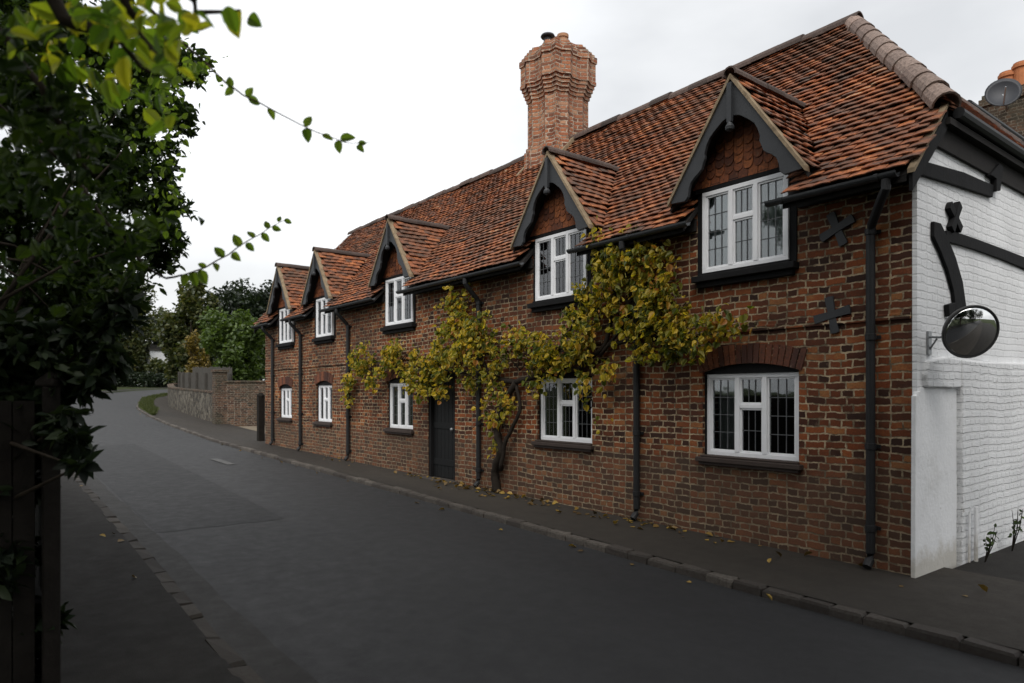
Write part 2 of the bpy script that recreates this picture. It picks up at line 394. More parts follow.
def leaf_obj(name, Vs, Fs, mat, parent=None, origin=None, mats=None, mi=None):
    off = 0; VV = []; FF = []
    for V, Fc in zip(Vs, Fs): VV.append(V); FF.append(Fc+off); off += len(V)
    V = np.concatenate(VV); Fc = np.concatenate(FF)
    if origin is None: origin = WLOC[parent.name] if parent else Vector((0, 0, 0))
    V = V-np.array(origin)
    me = bpy.data.meshes.new(name)
    me.vertices.add(len(V)); me.vertices.foreach_set('co', V.astype(np.float32).ravel())
    me.loops.add(len(Fc)*4); me.loops.foreach_set('vertex_index', Fc.astype(np.int32).ravel())
    me.polygons.add(len(Fc)); me.polygons.foreach_set('loop_start', np.arange(len(Fc), dtype=np.int32)*4)
    me.polygons.foreach_set('loop_total', np.full(len(Fc), 4, dtype=np.int32))
    me.materials.append(mat); me.update(calc_edges=True)
    o = bpy.data.objects.new(name, me)
    return link(o, parent, Vector(origin))
def cloud(clumps, count, power=.45):
    """clumps: (centre, radii) -> points biased to the outside of each clump"""
    C = np.array([list(c) for c, r in clumps]); Rr = np.array([list(r) if hasattr(r, '__len__') else [r]*3 for c, r in clumps])
    w = Rr.prod(1)**(2/3); w /= w.sum()
    i = RNG.choice(len(clumps), count, p=w)
    d = RNG.normal(size=(count, 3)); d /= np.linalg.norm(d, axis=1)[:, None]
    return C[i]+d*Rr[i]*(RNG.uniform(0, 1, count)**power)[:, None]
def subclumps(c, r, k, fr=(.22, .38)):
    """break a big ellipsoid into k small clumps near its skin"""
    out = []
    for _ in range(k):
        d = Vector(RNG.normal(size=3)); d.normalize()
        q = RNG.uniform(.35, .95); f = RNG.uniform(*fr)
        out.append((Vector((c[0]+d.x*r[0]*q, c[1]+d.y*r[1]*q, c[2]+d.z*r[2]*q)), [r[0]*f, r[1]*f, r[2]*f*.8]))
    return out
def tree(name, label, cat, base, ells, mat, leaf, count, trunk_r=.2, k=26, group=None, up=.4, aspect=.6, fr=(.22, .38)):
    t = thing(name, label, cat, base, group)
    mb = MB(); b = Vector(base); top = Vector(ells[0][0])
    mid = b.lerp(top, .55)+Vector((random.uniform(-.2, .2), random.uniform(-.2, .2), 0))
    mb.tube([b-Vector((0, 0, .2)), b+Vector((0, 0, .4)), mid, top], [trunk_r*1.25, trunk_r, trunk_r*.75, trunk_r*.25], 9)
    cl = []
    for c, r in ells:
        cl += subclumps(c, r, k, fr)
    for c, r in cl[::3]:
        a = b.lerp(top, random.uniform(.35, .8))
        mb.tube([a, a.lerp(Vector(c), .5)+Vector((0, 0, .1*r[0])), c], [trunk_r*.35, trunk_r*.2, trunk_r*.06], 6)
    build(mb, 'trunk', M['bark'], t, sm=True)
    P = cloud(cl, count)
    V, Fc = leaf_mesh(P, leaf, aspect, up)
    leaf_obj('crown', [V], [Fc], mat, t)
    return t

# ------------------------------------------------------------------ world, sun, camera
w = bpy.data.worlds.new("World"); scene.world = w; w.use_nodes = True
nt = w.node_tree; nd = nt.nodes; bg = nd['Background']
SUN_EL, SUN_DIR = R(47), Vector((.70, -.71, 0)).normalized()
GLOW = Vector((-.80, .30, .52)).normalized()
sky = nd.new('ShaderNodeTexSky'); sky.sky_type = 'NISHITA'; sky.sun_disc = False; sky.sun_elevation = SUN_EL
sky.sun_rotation = math.atan2(SUN_DIR.x, SUN_DIR.y)
sky.air_density = 1.5; sky.dust_density = 4.
tc = nd.new('ShaderNodeTexCoord')
mp = nd.new('ShaderNodeMapping'); mp.inputs['Scale'].default_value = (1., 1., 2.2); nt.links.new(tc.outputs['Generated'], mp.inputs[0])
no = nd.new('ShaderNodeTexNoise'); no.inputs['Scale'].default_value = 2.1; no.inputs['Detail'].default_value = 5; no.inputs['Roughness'].default_value = .5
nt.links.new(mp.outputs[0], no.inputs['Vector'])
rp = nd.new('ShaderNodeValToRGB'); rp.color_ramp.elements[0].position = .36; rp.color_ramp.elements[0].color = (.40, .407, .417, 1)
rp.color_ramp.elements[1].position = .62; rp.color_ramp.elements[1].color = (.54, .545, .55, 1)
nt.links.new(no.outputs[0], rp.inputs[0])
sv = Vector((SUN_DIR.x*math.cos(SUN_EL), SUN_DIR.y*math.cos(SUN_EL), math.sin(SUN_EL)))
dt = nd.new('ShaderNodeVectorMath'); dt.operation = 'DOT_PRODUCT'; nt.links.new(tc.outputs['Generated'], dt.inputs[0]); dt.inputs[1].default_value = GLOW
mr = nd.new('ShaderNodeMapRange'); mr.interpolation_type = 'SMOOTHSTEP'
for i, v in ((1, .90), (2, 1.), (3, 1.), (4, 1.6)): mr.inputs[i].default_value = v
nt.links.new(dt.outputs['Value'], mr.inputs[0])
sc_ = nd.new('ShaderNodeVectorMath'); sc_.operation = 'SCALE'; nt.links.new(rp.outputs[0], sc_.inputs[0]); nt.links.new(mr.outputs[0], sc_.inputs['Scale'])
s10 = nd.new('ShaderNodeVectorMath'); s10.operation = 'SCALE'; nt.links.new(sc_.outputs[0], s10.inputs[0]); s10.inputs['Scale'].default_value = 10.
mx = nd.new('ShaderNodeMix'); mx.data_type = 'RGBA'; mx.inputs[0].default_value = .93
nt.links.new(sky.outputs[0], mx.inputs[6]); nt.links.new(s10.outputs[0], mx.inputs[7])
nt.links.new(mx.outputs[2], bg.inputs[0]); bg.inputs[1].default_value = .1
sl = bpy.data.lights.new('sun', 'SUN'); sl.energy = 1.5; sl.angle = R(45); sl.color = (1, .965, .92)
so = bpy.data.objects.new('sun', sl); COL.objects.link(so)
so.rotation_euler = (-sv).to_track_quat('-Z', 'Y').to_euler()
cam = bpy.data.cameras.new('camera'); co = bpy.data.objects.new('camera', cam); COL.objects.link(co)
cam.sensor_width = 36; cam.lens = F/1024*36; cam.shift_y = (HY-341.5)/1024; cam.clip_end = 2000; cam.clip_start = .05
co.location = (0, 0, EYE); co.rotation_euler = (R(90), 0, math.atan2(SI, CO)); scene.camera = co
cam.dof.use_dof = True; cam.dof.focus_distance = 9.; cam.dof.aperture_fstop = 2.0
scene.view_settings.view_transform = 'Standard'; scene.view_settings.look = 'None'; scene.view_settings.exposure = .95; scene.view_settings.gamma = 1
scene.render.engine = 'CYCLES'; scene.cycles.max_bounces = 8; scene.cycles.transparent_max_bounces = 12
scene.cycles.use_denoising = True

# ------------------------------------------------------------------ ground
def strip(mb, n0, n1, s0, s1, ds=.5, off=0., cross=2):
    ss = np.arange(s0, s1+1e-6, ds)
    rows = []
    for s in ss:
        a, b = n0(s), n1(s)
        rows.append([(-s, a+(b-a)*j/cross, zg(s)+off) for j in range(cross+1)])
    vs = [p for r in rows for p in r]; c = cross+1
    mb.add(vs, [(i*c+j, i*c+j+1, (i+1)*c+j+1, (i+1)*c+j) for i in range(len(rows)-1) for j in range(cross)])
def const(v): return lambda s: v
RD = -.075
mb = MB(); strip(mb, const(-400), const(500), -300, 900, 4, -.16, 60)
struct(build(mb, 'ground', M['soil']))
mb = MB(); strip(mb, lambda s: NL(s)-.02, lambda s: NR(s)+.02, -50, 92, .5, RD, 6)
struct(build(mb, 'road', M['road']))
mb = MB(); strip(mb, NL, lambda s: NL(s)+.27+.012*math.sin(s*1.9)+.010*math.sin(s*5.3), -6, 40, .25, RD+.006, 2)
struct(build(mb, 'road_edge', M['roadedge']))
# darker resurfaced strip of carriageway, its near edge running across the road
pl_ = [onG(157, 533, RD), onG(112, 490, RD), onG(80, 462, RD), onG(72, 445, RD)]
pr_ = [onG(285, 519, RD), onG(232, 492, RD), onG(184, 468, RD), onG(128, 440, RD)]
mb = MB(); rows = []
for i in range(3):
    for j in range(6):
        l = pl_[i].lerp(pl_[i+1], j/6); r_ = pr_[i].lerp(pr_[i+1], j/6)
        row = []
        for k in range(9):
            q = l.lerp(r_, k/8); wob = .02*math.sin(k*2.1+j) if (i, j) == (0, 0) else 0
            row.append((q.x+wob, q.y, zg(-q.x)+RD+.003))
        rows.append(row)
vs = [p for r in rows for p in r]
mb.add(vs, [(i*9+j, i*9+j+1, (i+1)*9+j+1, (i+1)*9+j) for i in range(len(rows)-1) for j in range(8)])
struct(build(mb, 'road_patch', M['roadpatch']))
mb = MB(); c = onG(222, 462, RD)
mb.add([(c.x+a, c.y+b, zg(-c.x-a)+RD+.012) for a, b in ((-.7, -.08), (.7, -.08), (.7, .1), (-.7, .1))], [(0, 1, 2, 3)])
struct(build(mb, 'road_marking', M['mark']))
mb = MB(); strip(mb, lambda s: NR(s)+.1, lambda s: NR(s)+2.0, -30, 80, .5, 0, 4)
struct(build(mb, 'pavement_right', M['pave']))
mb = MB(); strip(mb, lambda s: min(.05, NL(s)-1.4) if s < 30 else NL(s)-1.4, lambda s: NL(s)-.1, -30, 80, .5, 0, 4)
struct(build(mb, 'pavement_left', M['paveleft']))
mb = MB(); strip(mb, lambda s: NR(s)+1.9, const(13.5), 19, 27.2, .5, -.004, 4)
struct(build(mb, 'driveway', M['gravel']))
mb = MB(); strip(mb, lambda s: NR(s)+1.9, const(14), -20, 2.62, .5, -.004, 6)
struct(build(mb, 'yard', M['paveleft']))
def kerb(nf, side, s0, s1, name, ln=(.24, .36), rough=.006, w=.12, mat='kerb'):
    mb = MB(); s = s0
    while s < s1:
        L = random.uniform(*ln) if s < 40 else 1.5
        a, b = Vector((-s, nf(s), zg(s))), Vector((-(s+L-.006), nf(s+L), zg(s+L)))
        d = (b-a); n = Vector((-d.y, d.x, 0)).normalized()*(-side)
        up = Vector((0, 0, random.uniform(-.008, .003)))
        j = lambda q: q+Vector([random.uniform(-rough, rough) for _ in range(3)])
        lo = Vector((0, 0, -.2))
        c8 = [j(a+up), j(b+up), j(b+n*w+up), j(a+n*w+up)]
        bev = [q+(-Vector((0, 0, .02))) for q in c8]
        top = [q.lerp((c8[0]+c8[2])/2, .12)+Vector((0, 0, .0)) for q in c8]
        vs = [q+lo for q in c8]+bev+top
        mb.add(vs, [(0, 1, 5, 4), (1, 2, 6, 5), (2, 3, 7, 6), (3, 0, 4, 7), (4, 5, 9, 8), (5, 6, 10, 9), (6, 7, 11, 10), (7, 4, 8, 11), (8, 9, 10, 11)])
        s += L
    return struct(build(mb, name, M[mat]))
kerb(NR, 1, -8, 75, 'kerb_right')
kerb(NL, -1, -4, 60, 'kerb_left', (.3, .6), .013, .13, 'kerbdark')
mb = MB(); strip(mb, lambda s: NR(s)+.12, lambda s: NR(s)+.12+.75*max(0, min(1, (s-35)/5))*(1 if s < 58 else 0)+.001, 33, 58, .5, .006, 3)
vg = struct(build(mb, 'verge', M['verge_grass']))
P = []
for _ in range(5000):
    s = random.uniform(35, 57.5); P.append((-s, NR(s)+.15+random.random()*.7*min(1, (s-34.5)/5), zg(s)))
V, Fc = leaf_mesh(np.array(P), .16, .14, -.6, -1.2)
tag(leaf_obj('verge_grass', [V], [Fc], M['grass']), 'rough green grass on the verge at the bend', 'grass', kind='stuff')

# ------------------------------------------------------------------ the cottage row
YW, XR, XL = 6.55, -2.61, -19.6
ZE = 3.555; TAN = 1.019; YE = 6.28; YRG = 9.18; ZRG = ZE+TAN*(YRG-6.3); XPK = -4.40
def zroof(y): return ZE+TAN*(y-6.3)
H = thing('brick_cottage', 'long red brick cottage row with five gabled dormers and a white painted end wall', 'house', (-11, YW, 0))
def xw(px, y=YW): return onY(px, 395, y).x
ups = []; lows = []
for a, b in ((704, 790), (537, 588), (387, 414), (318.5, 332), (282, 292)):
    x0, x1 = xw(a), xw(b); ups.append(((x0+x1)/2, max(.92, min(1.08, x1-x0))))
for a, b in ((704, 797), (538, 591), (387.5, 412.5), (316.5, 331.5), (280, 291)):
    x0, x1 = xw(a), xw(b); lows.append(((x0+x1)/2, max(.88, min(1.12, x1-x0))))
UZ0, UZ1 = 2.97, 3.88
lz = [(.925, 1.835), (.945, 1.835), (.95, 1.835), (.97, 1.83), (1.0, 1.78)]
RISE = .085
DX0, DX1 = xw(428), xw(455)
ZT = 3.72   # wall head
holes = []
for (x, wd) in ups: holes.append((x-wd/2-.03, x+wd/2+.03, UZ0-.03, ZT))
for (x, wd), (z0, z1) in zip(lows, lz): holes.append((x-wd/2-.02, x+wd/2+.02, z0-.02, z1+RISE+.02))
holes.append((DX0, DX1, -.3, 2.0))
xs = sorted({XL, XR}|{h[0] for h in holes}|{h[1] for h in holes})
zs_ = sorted({-.35, ZT}|{h[2] for h in holes if h[2] > -.3}|{h[3] for h in holes if h[3] < ZT})
mb = MB()
T = .3
def solid(xc, zc):
    return not any(h[0] < xc < h[1] and h[2] < zc < h[3] for h in holes)
nx, nz = len(xs)-1, len(zs_)-1
S = [[solid((xs[i]+xs[i+1])/2, (zs_[j]+zs_[j+1])/2) for j in range(nz)] for i in range(nx)]
for i in range(nx):
    for j in range(nz):
        if not S[i][j]: continue
        a, b, c, d = xs[i], xs[i+1], zs_[j], zs_[j+1]
        for y in (YW, YW+T):
            mb.add([(a, y, c), (b, y, c), (b, y, d), (a, y, d)], [(0, 1, 2, 3)])
        if i == 0 or not S[i-1][j]: mb.add([(a, YW, c), (a, YW+T, c), (a, YW+T, d), (a, YW, d)], [(0, 1, 2, 3)])
        if i == nx-1 or not S[i+1][j]: mb.add([(b, YW, c), (b, YW+T, c), (b, YW+T, d), (b, YW, d)], [(0, 1, 2, 3)])
        if j == 0 or not S[i][j-1]: mb.add([(a, YW, c), (a, YW+T, c), (b, YW+T, c), (b, YW, c)], [(0, 1, 2, 3)])
        if j == nz-1 or not S[i][j+1]: mb.add([(a, YW, d), (a, YW+T, d), (b, YW+T, d), (b, YW, d)], [(0, 1, 2, 3)])
def arch_pts(x, hw, zs, rise, n=12):
    Rr = (hw*hw+rise*rise)/(2*rise); cz = zs+rise-Rr
    a = math.asin(hw/Rr)
    return [(x+Rr*math.sin(-a+2*a*i/n), cz+Rr*math.cos(-a+2*a*i/n)) for i in range(n+1)], Rr, cz, a
for (x, wd), (z0, z1) in zip(lows, lz):
    hw = wd/2+.02
    pts, *_ = arch_pts(x, hw, z1+.02, RISE)
    for half in (pts[:7], pts[6:]):
        left = half is not pts and half[0][0] < x-.01
        corner = (x-hw, z1+RISE+.02) if left else (x+hw, z1+RISE+.02)
        poly = ([corner]+half[:-1]+[(x-.001, z1+RISE+.02)]) if left else ([corner, (x+.001, z1+RISE+.02)]+half[1:])
        mb.prism(poly, YW, YW+.25, 'y')
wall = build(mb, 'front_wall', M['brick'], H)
# string course
mb = MB()
cuts = sorted([(a-.05, b+.05) for a, b in ((DX0+9, DX0+9),)])
mb.box(XL+.02, XR-.01, YW-.022, YW+.05, 2.275, 2.335)
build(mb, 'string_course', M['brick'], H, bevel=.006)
# gable wall, white
mb = MB()
yb = 2*YRG-YW
poly = [(YW-.004, -.35), (yb, -.35), (yb, 3.55), (yb-.63, 4.12), (YW+.6, 4.12), (YW-.004, 3.5)]
mb.prism(poly, XR, -2.57, 'x')
build(mb, 'end_wall', M['whitebrick'], H)
mb = MB(); mb.box(XL-.02, XR-.1, yb-.25, yb, -.35, 3.6); mb.prism([(YW+.01, -.35), (yb-.26, -.35), (yb-.26, 3.5), (YRG, ZRG-.12), (YW+.01, 3.55)], XL-.02, XL+.25, 'x')
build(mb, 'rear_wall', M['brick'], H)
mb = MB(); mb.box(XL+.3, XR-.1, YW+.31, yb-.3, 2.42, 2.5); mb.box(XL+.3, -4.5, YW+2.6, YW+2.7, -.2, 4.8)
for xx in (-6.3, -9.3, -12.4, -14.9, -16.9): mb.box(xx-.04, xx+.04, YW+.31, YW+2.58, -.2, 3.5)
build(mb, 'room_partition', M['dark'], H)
# lower rendered block against the corner + shallow panel
mb = MB()
jag = [(6.485, -.2), (7.42, -.2), (7.42, 1.665), (6.60, 1.668), (6.585, 1.635), (6.54, 1.63), (6.53, 1.60), (6.50, 1.595)]
mb.prism(jag, -2.60, -2.562, 'x')
build(mb, 'smooth_render', M['render'], H, bevel=.006)
mb = MB()
def lump(poly, x1): mb.prism(poly, -2.60, x1, 'x')
lump([(6.66, 1.672), (6.80, 1.664), (7.0, 1.670), (7.2, 1.662), (7.425, 1.668), (7.425, 1.94), (7.1, 1.955), (6.9, 1.93), (6.70, 1.90), (6.64, 1.78)], -2.520)
lump([(7.427, -.2), (11.6, -.2), (11.6, 1.97), (9.5, 1.96), (7.9, 1.93), (7.427, 1.94), (7.44, 1.5), (7.425, 1.1), (7.45, .6), (7.43, .2)], -2.515)
build(mb, 'lumpy_render', M['limewashbrick'], H, bevel=.016)
# timbers on the end wall
XG = -2.57
def gpoly(pts): return [tuple(onX(px, py, XG))[1:] for px, py in pts]
def timber(pts, t=.035):
    mb = MB(); mb.prism(gpoly(pts), XG+.003, XG+t, 'x'); return build(mb, 'timber', M['black'], H, bevel=.006)
timber([(913, 158), (924, 163), (960, 173), (990, 186), (989, 198), (955, 187), (925, 178), (913, 174)])
timber([(930, 222), (937, 224), (944, 238), (952, 258), (959, 282), (963, 310), (952, 312), (950, 292), (944, 270), (937, 252), (930, 237)])
timber([(943, 231), (955, 233), (973, 239), (1000, 249), (1060, 272), (1060, 285), (1000, 260), (972, 250), (955, 245), (944, 242)], .028)
timber([(943, 305), (950, 303), (950, 314), (944, 317)], .05)
timber([(1026, 170), (1033, 172), (1031, 330), (1026, 330)], .03)
timber([(984, 176), (993, 165), (997, 168), (994, 192), (990, 192), (990, 180)], .06)
mb = MB(); mb.box(-2.565, -2.46, 6.98, yb-.3, 4.06, 4.12); mb.box(-2.565, -2.535, 6.9, yb-.4, 3.86, 4.06)
build(mb, 'eave_soffit', M['soffit'], H)
# iron X tie plates
def xplate(c, plane, r, ang):
    mb = MB()
    for a in (ang, ang+R(88)):
        u = (math.cos(a), math.sin(a)); v = (-u[1], u[0])
        h = .050
        poly = [(-r, -h*.8), (-r*.2, -h*.65), (r*.2, -h*.65), (r, -h*.8), (r*1.04, 0), (r, h*.9), (0, h*.7), (-r, h*.9), (-r*1.04, 0)]
        if plane == 'y':
            mb.prism([(c.x+p*u[0]+q*v[0], c.z+p*u[1]+q*v[1]) for p, q in poly], YW-.03 if a == ang else YW-.024, YW-.003, 'y')
        else:
            mb.prism([(c.y+p*u[0]+q*v[0], c.z+p*u[1]+q*v[1]) for p, q in poly], XG+.003, XG+(.055 if a == ang else .05), 'x')
    return build(mb, 'tie_plate', M['barge'] if plane == 'y' else M['black'], H)
xplate(onY(838, 229, YW), 'y', .17, R(24)); xplate(onY(833, 315, YW), 'y', .175, R(12))
xplate(onX(951, 218, XG), 'x', .16, R(55))

# ---- windows
def make_window(x, wd, z0, z1, yf, lower):
    fo = .048; dep = .06; w2 = wd/2
    mb = MB()
    mb.box(x-w2, x+w2, yf, yf+dep, z0, z0+fo); mb.box(x-w2, x+w2, yf, yf+dep, z1-fo, z1)
    l0 = x-w2+fo; l1 = x+w2-fo; th = (l1-l0)/3
    mz0, mz1 = z0+fo, z1-fo
    mb.box(x-w2, l0, yf, yf+dep, mz0, mz1); mb.box(l1, x+w2, yf, yf+dep, mz0, mz1)
    m = .026
    for xm in (l0+th*1.02, l1-th*1.02): mb.box(xm-m, xm+m, yf-.004, yf+dep, mz0, mz1)
    lights = [(l0, l0+th*1.02-m, mz0, mz1), (l1-th*1.02+m, l1, mz0, mz1)]
    zt = mz0+(mz1-mz0)*.62
    c0, c1 = l0+th*1.02+m, l1-th*1.02-m
    mb.box(c0, c1, yf+.002, yf+dep, zt-.022, zt+.022)
    lights += [(c0, c1, mz0, zt-.022), (c0, c1, zt+.022, mz1)]
    for a, b, c, d in lights:   # casement sash
        q = .02
        mb.box(a, a+q, yf+.012, yf+.05, c, d); mb.box(b-q, b, yf+.012, yf+.05, c, d)
        mb.box(a+q, b-q, yf+.012, yf+.05, c, c+q); mb.box(a+q, b-q, yf+.012, yf+.05, d-q, d)
    win = build(mb, 'window', M['whitepaint'], H, origin=(x, yf, z0), bevel=.004)
    g = MB(); ld = MB()
    for a, b, c, d in lights:
        g.box(a+.015, b-.015, yf+.030, yf+.034, c+.015, d-.015)
        nr = max(1, round((d-c)/.2)); t = .0042
        for i in (1, 2):
            xx = a+.02+(b-a-.04)*i/3; ld.box(xx-t, xx+t, yf+.024, yf+.0285, c+.02, d-.02)
        for j in range(1, nr):
            zz = c+.02+(d-c-.04)*j/nr; ld.box(a+.02, b-.02, yf+.0245, yf+.029, zz-t, zz+t)
    build(g, 'glass', M['glass'], win); build(ld, 'leading', M['lead'], win)
    s = MB()
    if lower:
        s.box(x-w2-.07, x+w2+.07, YW-.075, YW+.10, z0-.075, z0-.022); s.box(x-w2-.03, x+w2+.03, YW-.04, YW+.1, z0-.022, z0+.0)
        s.box(x-w2-.04, x+w2+.04, YW-.05, YW-.002, z0-.11, z0-.075)
    else:
        s.box(x-w2-.10, x+w2+.10, YW-.11, YW+.1, z0-.10, z0-.03); s.box(x-w2-.06, x+w2+.06, YW-.06, YW-.002, z0-.16, z0-.10); s.box(x-w2-.03, x+w2+.03, YW-.07, YW+.1, z0-.03, z0)
    build(s, 'sill', M['sill'] if lower else M['black'], win, bevel=.008)
    def drape(a, b, zlo, zhi, yy, amp=.018, per=.09):
        c = MB()
        n = max(6, int((b-a)/.012)); vs = []
        for i in range(n+1):
            xx = a+(b-a)*i/n; dy = amp*math.sin(xx*2*math.pi/per)+amp*.5*math.sin(xx*2*math.pi/per*.37+1)
            vs += [(xx, yy+dy, zlo), (xx, yy+dy*.8, zhi)]
        c.add(vs, [(2*i, 2*i+2, 2*i+3, 2*i+1) for i in range(n)]); build(c, 'curtain', M['curtain'] if lower else M['netting'], win, sm=True)
    if lower: drape(l0, l0+th*.95, z0+.02, z1-.02, yf+.15); drape(l1-th*.25, l1, z0+.02, z1-.02, yf+.16)
    else: drape(l0-.02, c0+.08, z0-.03, z1-.03, yf+.13); drape(c1-.10, l1+.02, z0-.03, z1-.03, yf+.14)
    return win
for (x, wd), (z0, z1) in zip(lows, lz):
    make_window(x, wd, z0, z1, YW+.055, True)
    # timber head filling the arch + reveal lining
    hw = wd/2+.015
    pts, Rr, cz, a = arch_pts(x, hw, z1+.022, RISE-.006)
    mb = MB(); mb.prism(pts+[(x+hw, z1+.003), (x-hw, z1+.003)], YW+.03, YW+.12, 'y')
    mb.box(x-wd/2-.017, x-wd/2-.003, YW+.04, YW+.13, z0, z1); mb.box(x+wd/2+.003, x+wd/2+.017, YW+.04, YW+.13, z0, z1)
    build(mb, 'window_head', M['black'], H)
    pts, Rr, cz, a = arch_pts(x, wd/2+.02, z1+.02, RISE)
    mb = MB(); nv = max(11, int((wd+.25)/.076))
    for i in range(nv):
        aa = -a*1.06+2*a*1.06*(i+.5)/nv; hw_ = a*1.06/nv*Rr*.86
        Mx = Matrix.Translation((x+math.sin(aa)*Rr, 0, cz+math.cos(aa)*Rr)) @ Matrix.Rotation(aa, 4, 'Y')
        mb.box(-hw_, hw_, YW-.012-random.random()*.006, YW+.02, .002, .21+random.uniform(-.01, .01), Mx, .002)
    build(mb, 'brick_arch', M['voussoir'], H)
for x, wd in ups: make_window(x, wd, UZ0, UZ1, YW-.035, False)

# ---- door
mb = MB(); dx = DX1-DX0
mb.box(DX0, DX0+.07, YW+.02, YW+.14, -.3, 2.0); mb.box(DX1-.07, DX1, YW+.02, YW+.14, -.3, 2.0); mb.box(DX0+.07, DX1-.07, YW+.02, YW+.14, 1.92, 2.0)
door = build(mb, 'door', M['black'], H)
mb = MB(); nb = 6
for i in range(nb):
    a = DX0+.075+(dx-.15)*i/nb; mb.box(a+.003, a+(dx-.15)/nb-.003, YW+.08, YW+.12, .13, 1.915)
for z in (.35, 1.0, 1.65): mb.box(DX0+.08, DX1-.08, YW+.066, YW+.079, z, z+.11)
build(mb, 'door_leaf', M['door'], door, bevel=.004)
mb = MB(); mb.lathe([(.012, 0), (.03, .01), (.034, .035), (.02, .055)], (DX1-.16, YW+.066, 1.0), 12, Matrix.Rotation(R(90), 3, 'X')); build(mb, 'handle', M['steel'], door, sm=True)
mb = MB(); mb.box(DX0-.06, DX1+.06, YW-.16, YW+.12, -.1, .12); build(mb, 'threshold', M['kerb'], door, bevel=.012)

# ---- roof
DORM = [x for x, wd in ups]; DHW = .60
def in_dormer(x, y): return any(abs(x-d) < DHW+.02 and (y < 6.80 or zroof(y) < 4.97-abs(x-d)*1.423-.08) for d in DORM)
def undul(x, y): return .012+.022*math.sin(x*.55+.8)*math.sin(y*1.1)+.018*math.sin(x*1.7+y*2.3)+.01*math.sin(x*4.1-y*3)
mb = MB()
edges = sorted([XL-.12]+[d-DHW for d in DORM]+[d+DHW for d in DORM]+[-2.55])
def slab(x0, x1, ya, yc, th=.06):
    mb.add([(x0, ya, zroof(ya)-.05), (x1, ya, zroof(ya)-.05), (x1, yc, zroof(yc)-.05), (x0, yc, zroof(yc)-.05),
            (x0, ya, zroof(ya)-.05-th), (x1, ya, zroof(ya)-.05-th), (x1, yc, zroof(yc)-.05-th), (x0, yc, zroof(yc)-.05-th)],
           [(0, 1, 2, 3), (7, 6, 5, 4), (0, 4, 5, 1), (1, 5, 6, 2), (2, 6, 7, 3), (3, 7, 4, 0)])
yk = 6.99
for i in range(len(edges)-1):
    xa, xb = edges[i], edges[i+1]
    indorm = any(abs((xa+xb)/2-d) < .3 for d in DORM)
    if xb <= XPK: slab(xa, xb, 7.2 if indorm else YE, YRG)
    else:
        ya = 7.2 if indorm else YE
        if xa < XPK: slab(xa, XPK, ya, YRG); xa2 = XPK
        else: xa2 = xa
        # hipped corner
        def yhip(x): return YRG+(x-XPK)*(yk-YRG)/(-2.57-XPK)
        nseg = 8
        for k in range(nseg):
            x0 = xa2+(xb-xa2)*k/nseg; x1 = xa2+(xb-xa2)*(k+1)/nseg
            y0 = yhip((x0+x1)/2)
            if y0 > ya+.05: slab(x0, x1, ya, min(YRG, y0))
# rear slope and hip face
zk = zroof(yk); XH = -2.53
A = (XPK, YRG, ZRG-.02); B_ = (XH, yk, zk-.02); C_ = (XH, 2*YRG-yk, zk-.02)
mb.add([A, B_, C_], [(0, 1, 2)])
ye2 = 2*YRG-YE
mb.add([(XL-.12, YRG, ZRG-.02), A, C_, (XH, ye2, zroof(YE)-.02), (XL-.12, ye2, zroof(YE)-.02)], [(0, 1, 2, 3, 4)])
roof = build(mb, 'roof', M['soffit'], H)
def tile(mb, o, u, v, nrm, w=.158, ln=.215, th=.013, lift=.054):
    a = random.gauss(0, .018); u2 = u*math.cos(a)+v*math.sin(a); v2 = v*math.cos(a)-u*math.sin(a)
    o = o+u*random.uniform(-.003, .003)+v*random.gauss(0, .006)
    l = nrm*(lift+random.uniform(-.004, .008)); cam_ = nrm*.006
    w += random.uniform(-.004, .003)
    c0 = o-u2*w/2+l; c1 = o+u2*w/2+l; c2 = c1+v2*ln-nrm*(lift*.95); c3 = c0+v2*ln-nrm*(lift*.95)
    m0 = (c0+c1)/2+cam_; m1 = (c2+c3)/2+cam_
    t = nrm*th
    vs = [c0, m0, c1, c2, m1, c3, c0-t, m0-t, c1-t, c2-t, m1-t, c3-t]
    mb.add(vs, [(0, 1, 4, 5), (1, 2, 3, 4), (6, 11, 10, 7), (7, 10, 9, 8), (0, 6, 7, 1), (1, 7, 8, 2), (2, 8, 9, 3), (5, 4, 10, 11), (4, 3, 9, 10), (0, 5, 11, 6)])
cs = 1/math.sqrt(1+TAN*TAN); sn = TAN*cs
vv = Vector((0, cs, sn)); nn = Vector((0, -sn, cs)); uu = Vector((1, 0, 0))
mb = MB(); G = .10; W = .163
slope_len = (YRG-YE)/cs
for r in range(int(slope_len/G)+1):
    y = YE+r*G*cs-.02; sh = (r % 2)*W/2+random.uniform(-.01, .01)
    x = XL-.13+sh
    while x < -2.49:
        x += W
        xc = x
        if in_dormer(xc, y): continue
        if y > YRG-.02: continue
        if xc > -2.50: continue
        if xc > XPK and y > yhip(xc)-.09: continue
        o = Vector((xc, y, zroof(y)))+nn*undul(xc, y)
        tile(mb, o, uu, vv, nn)
build(mb, 'front_tiles', M['tile'], roof)
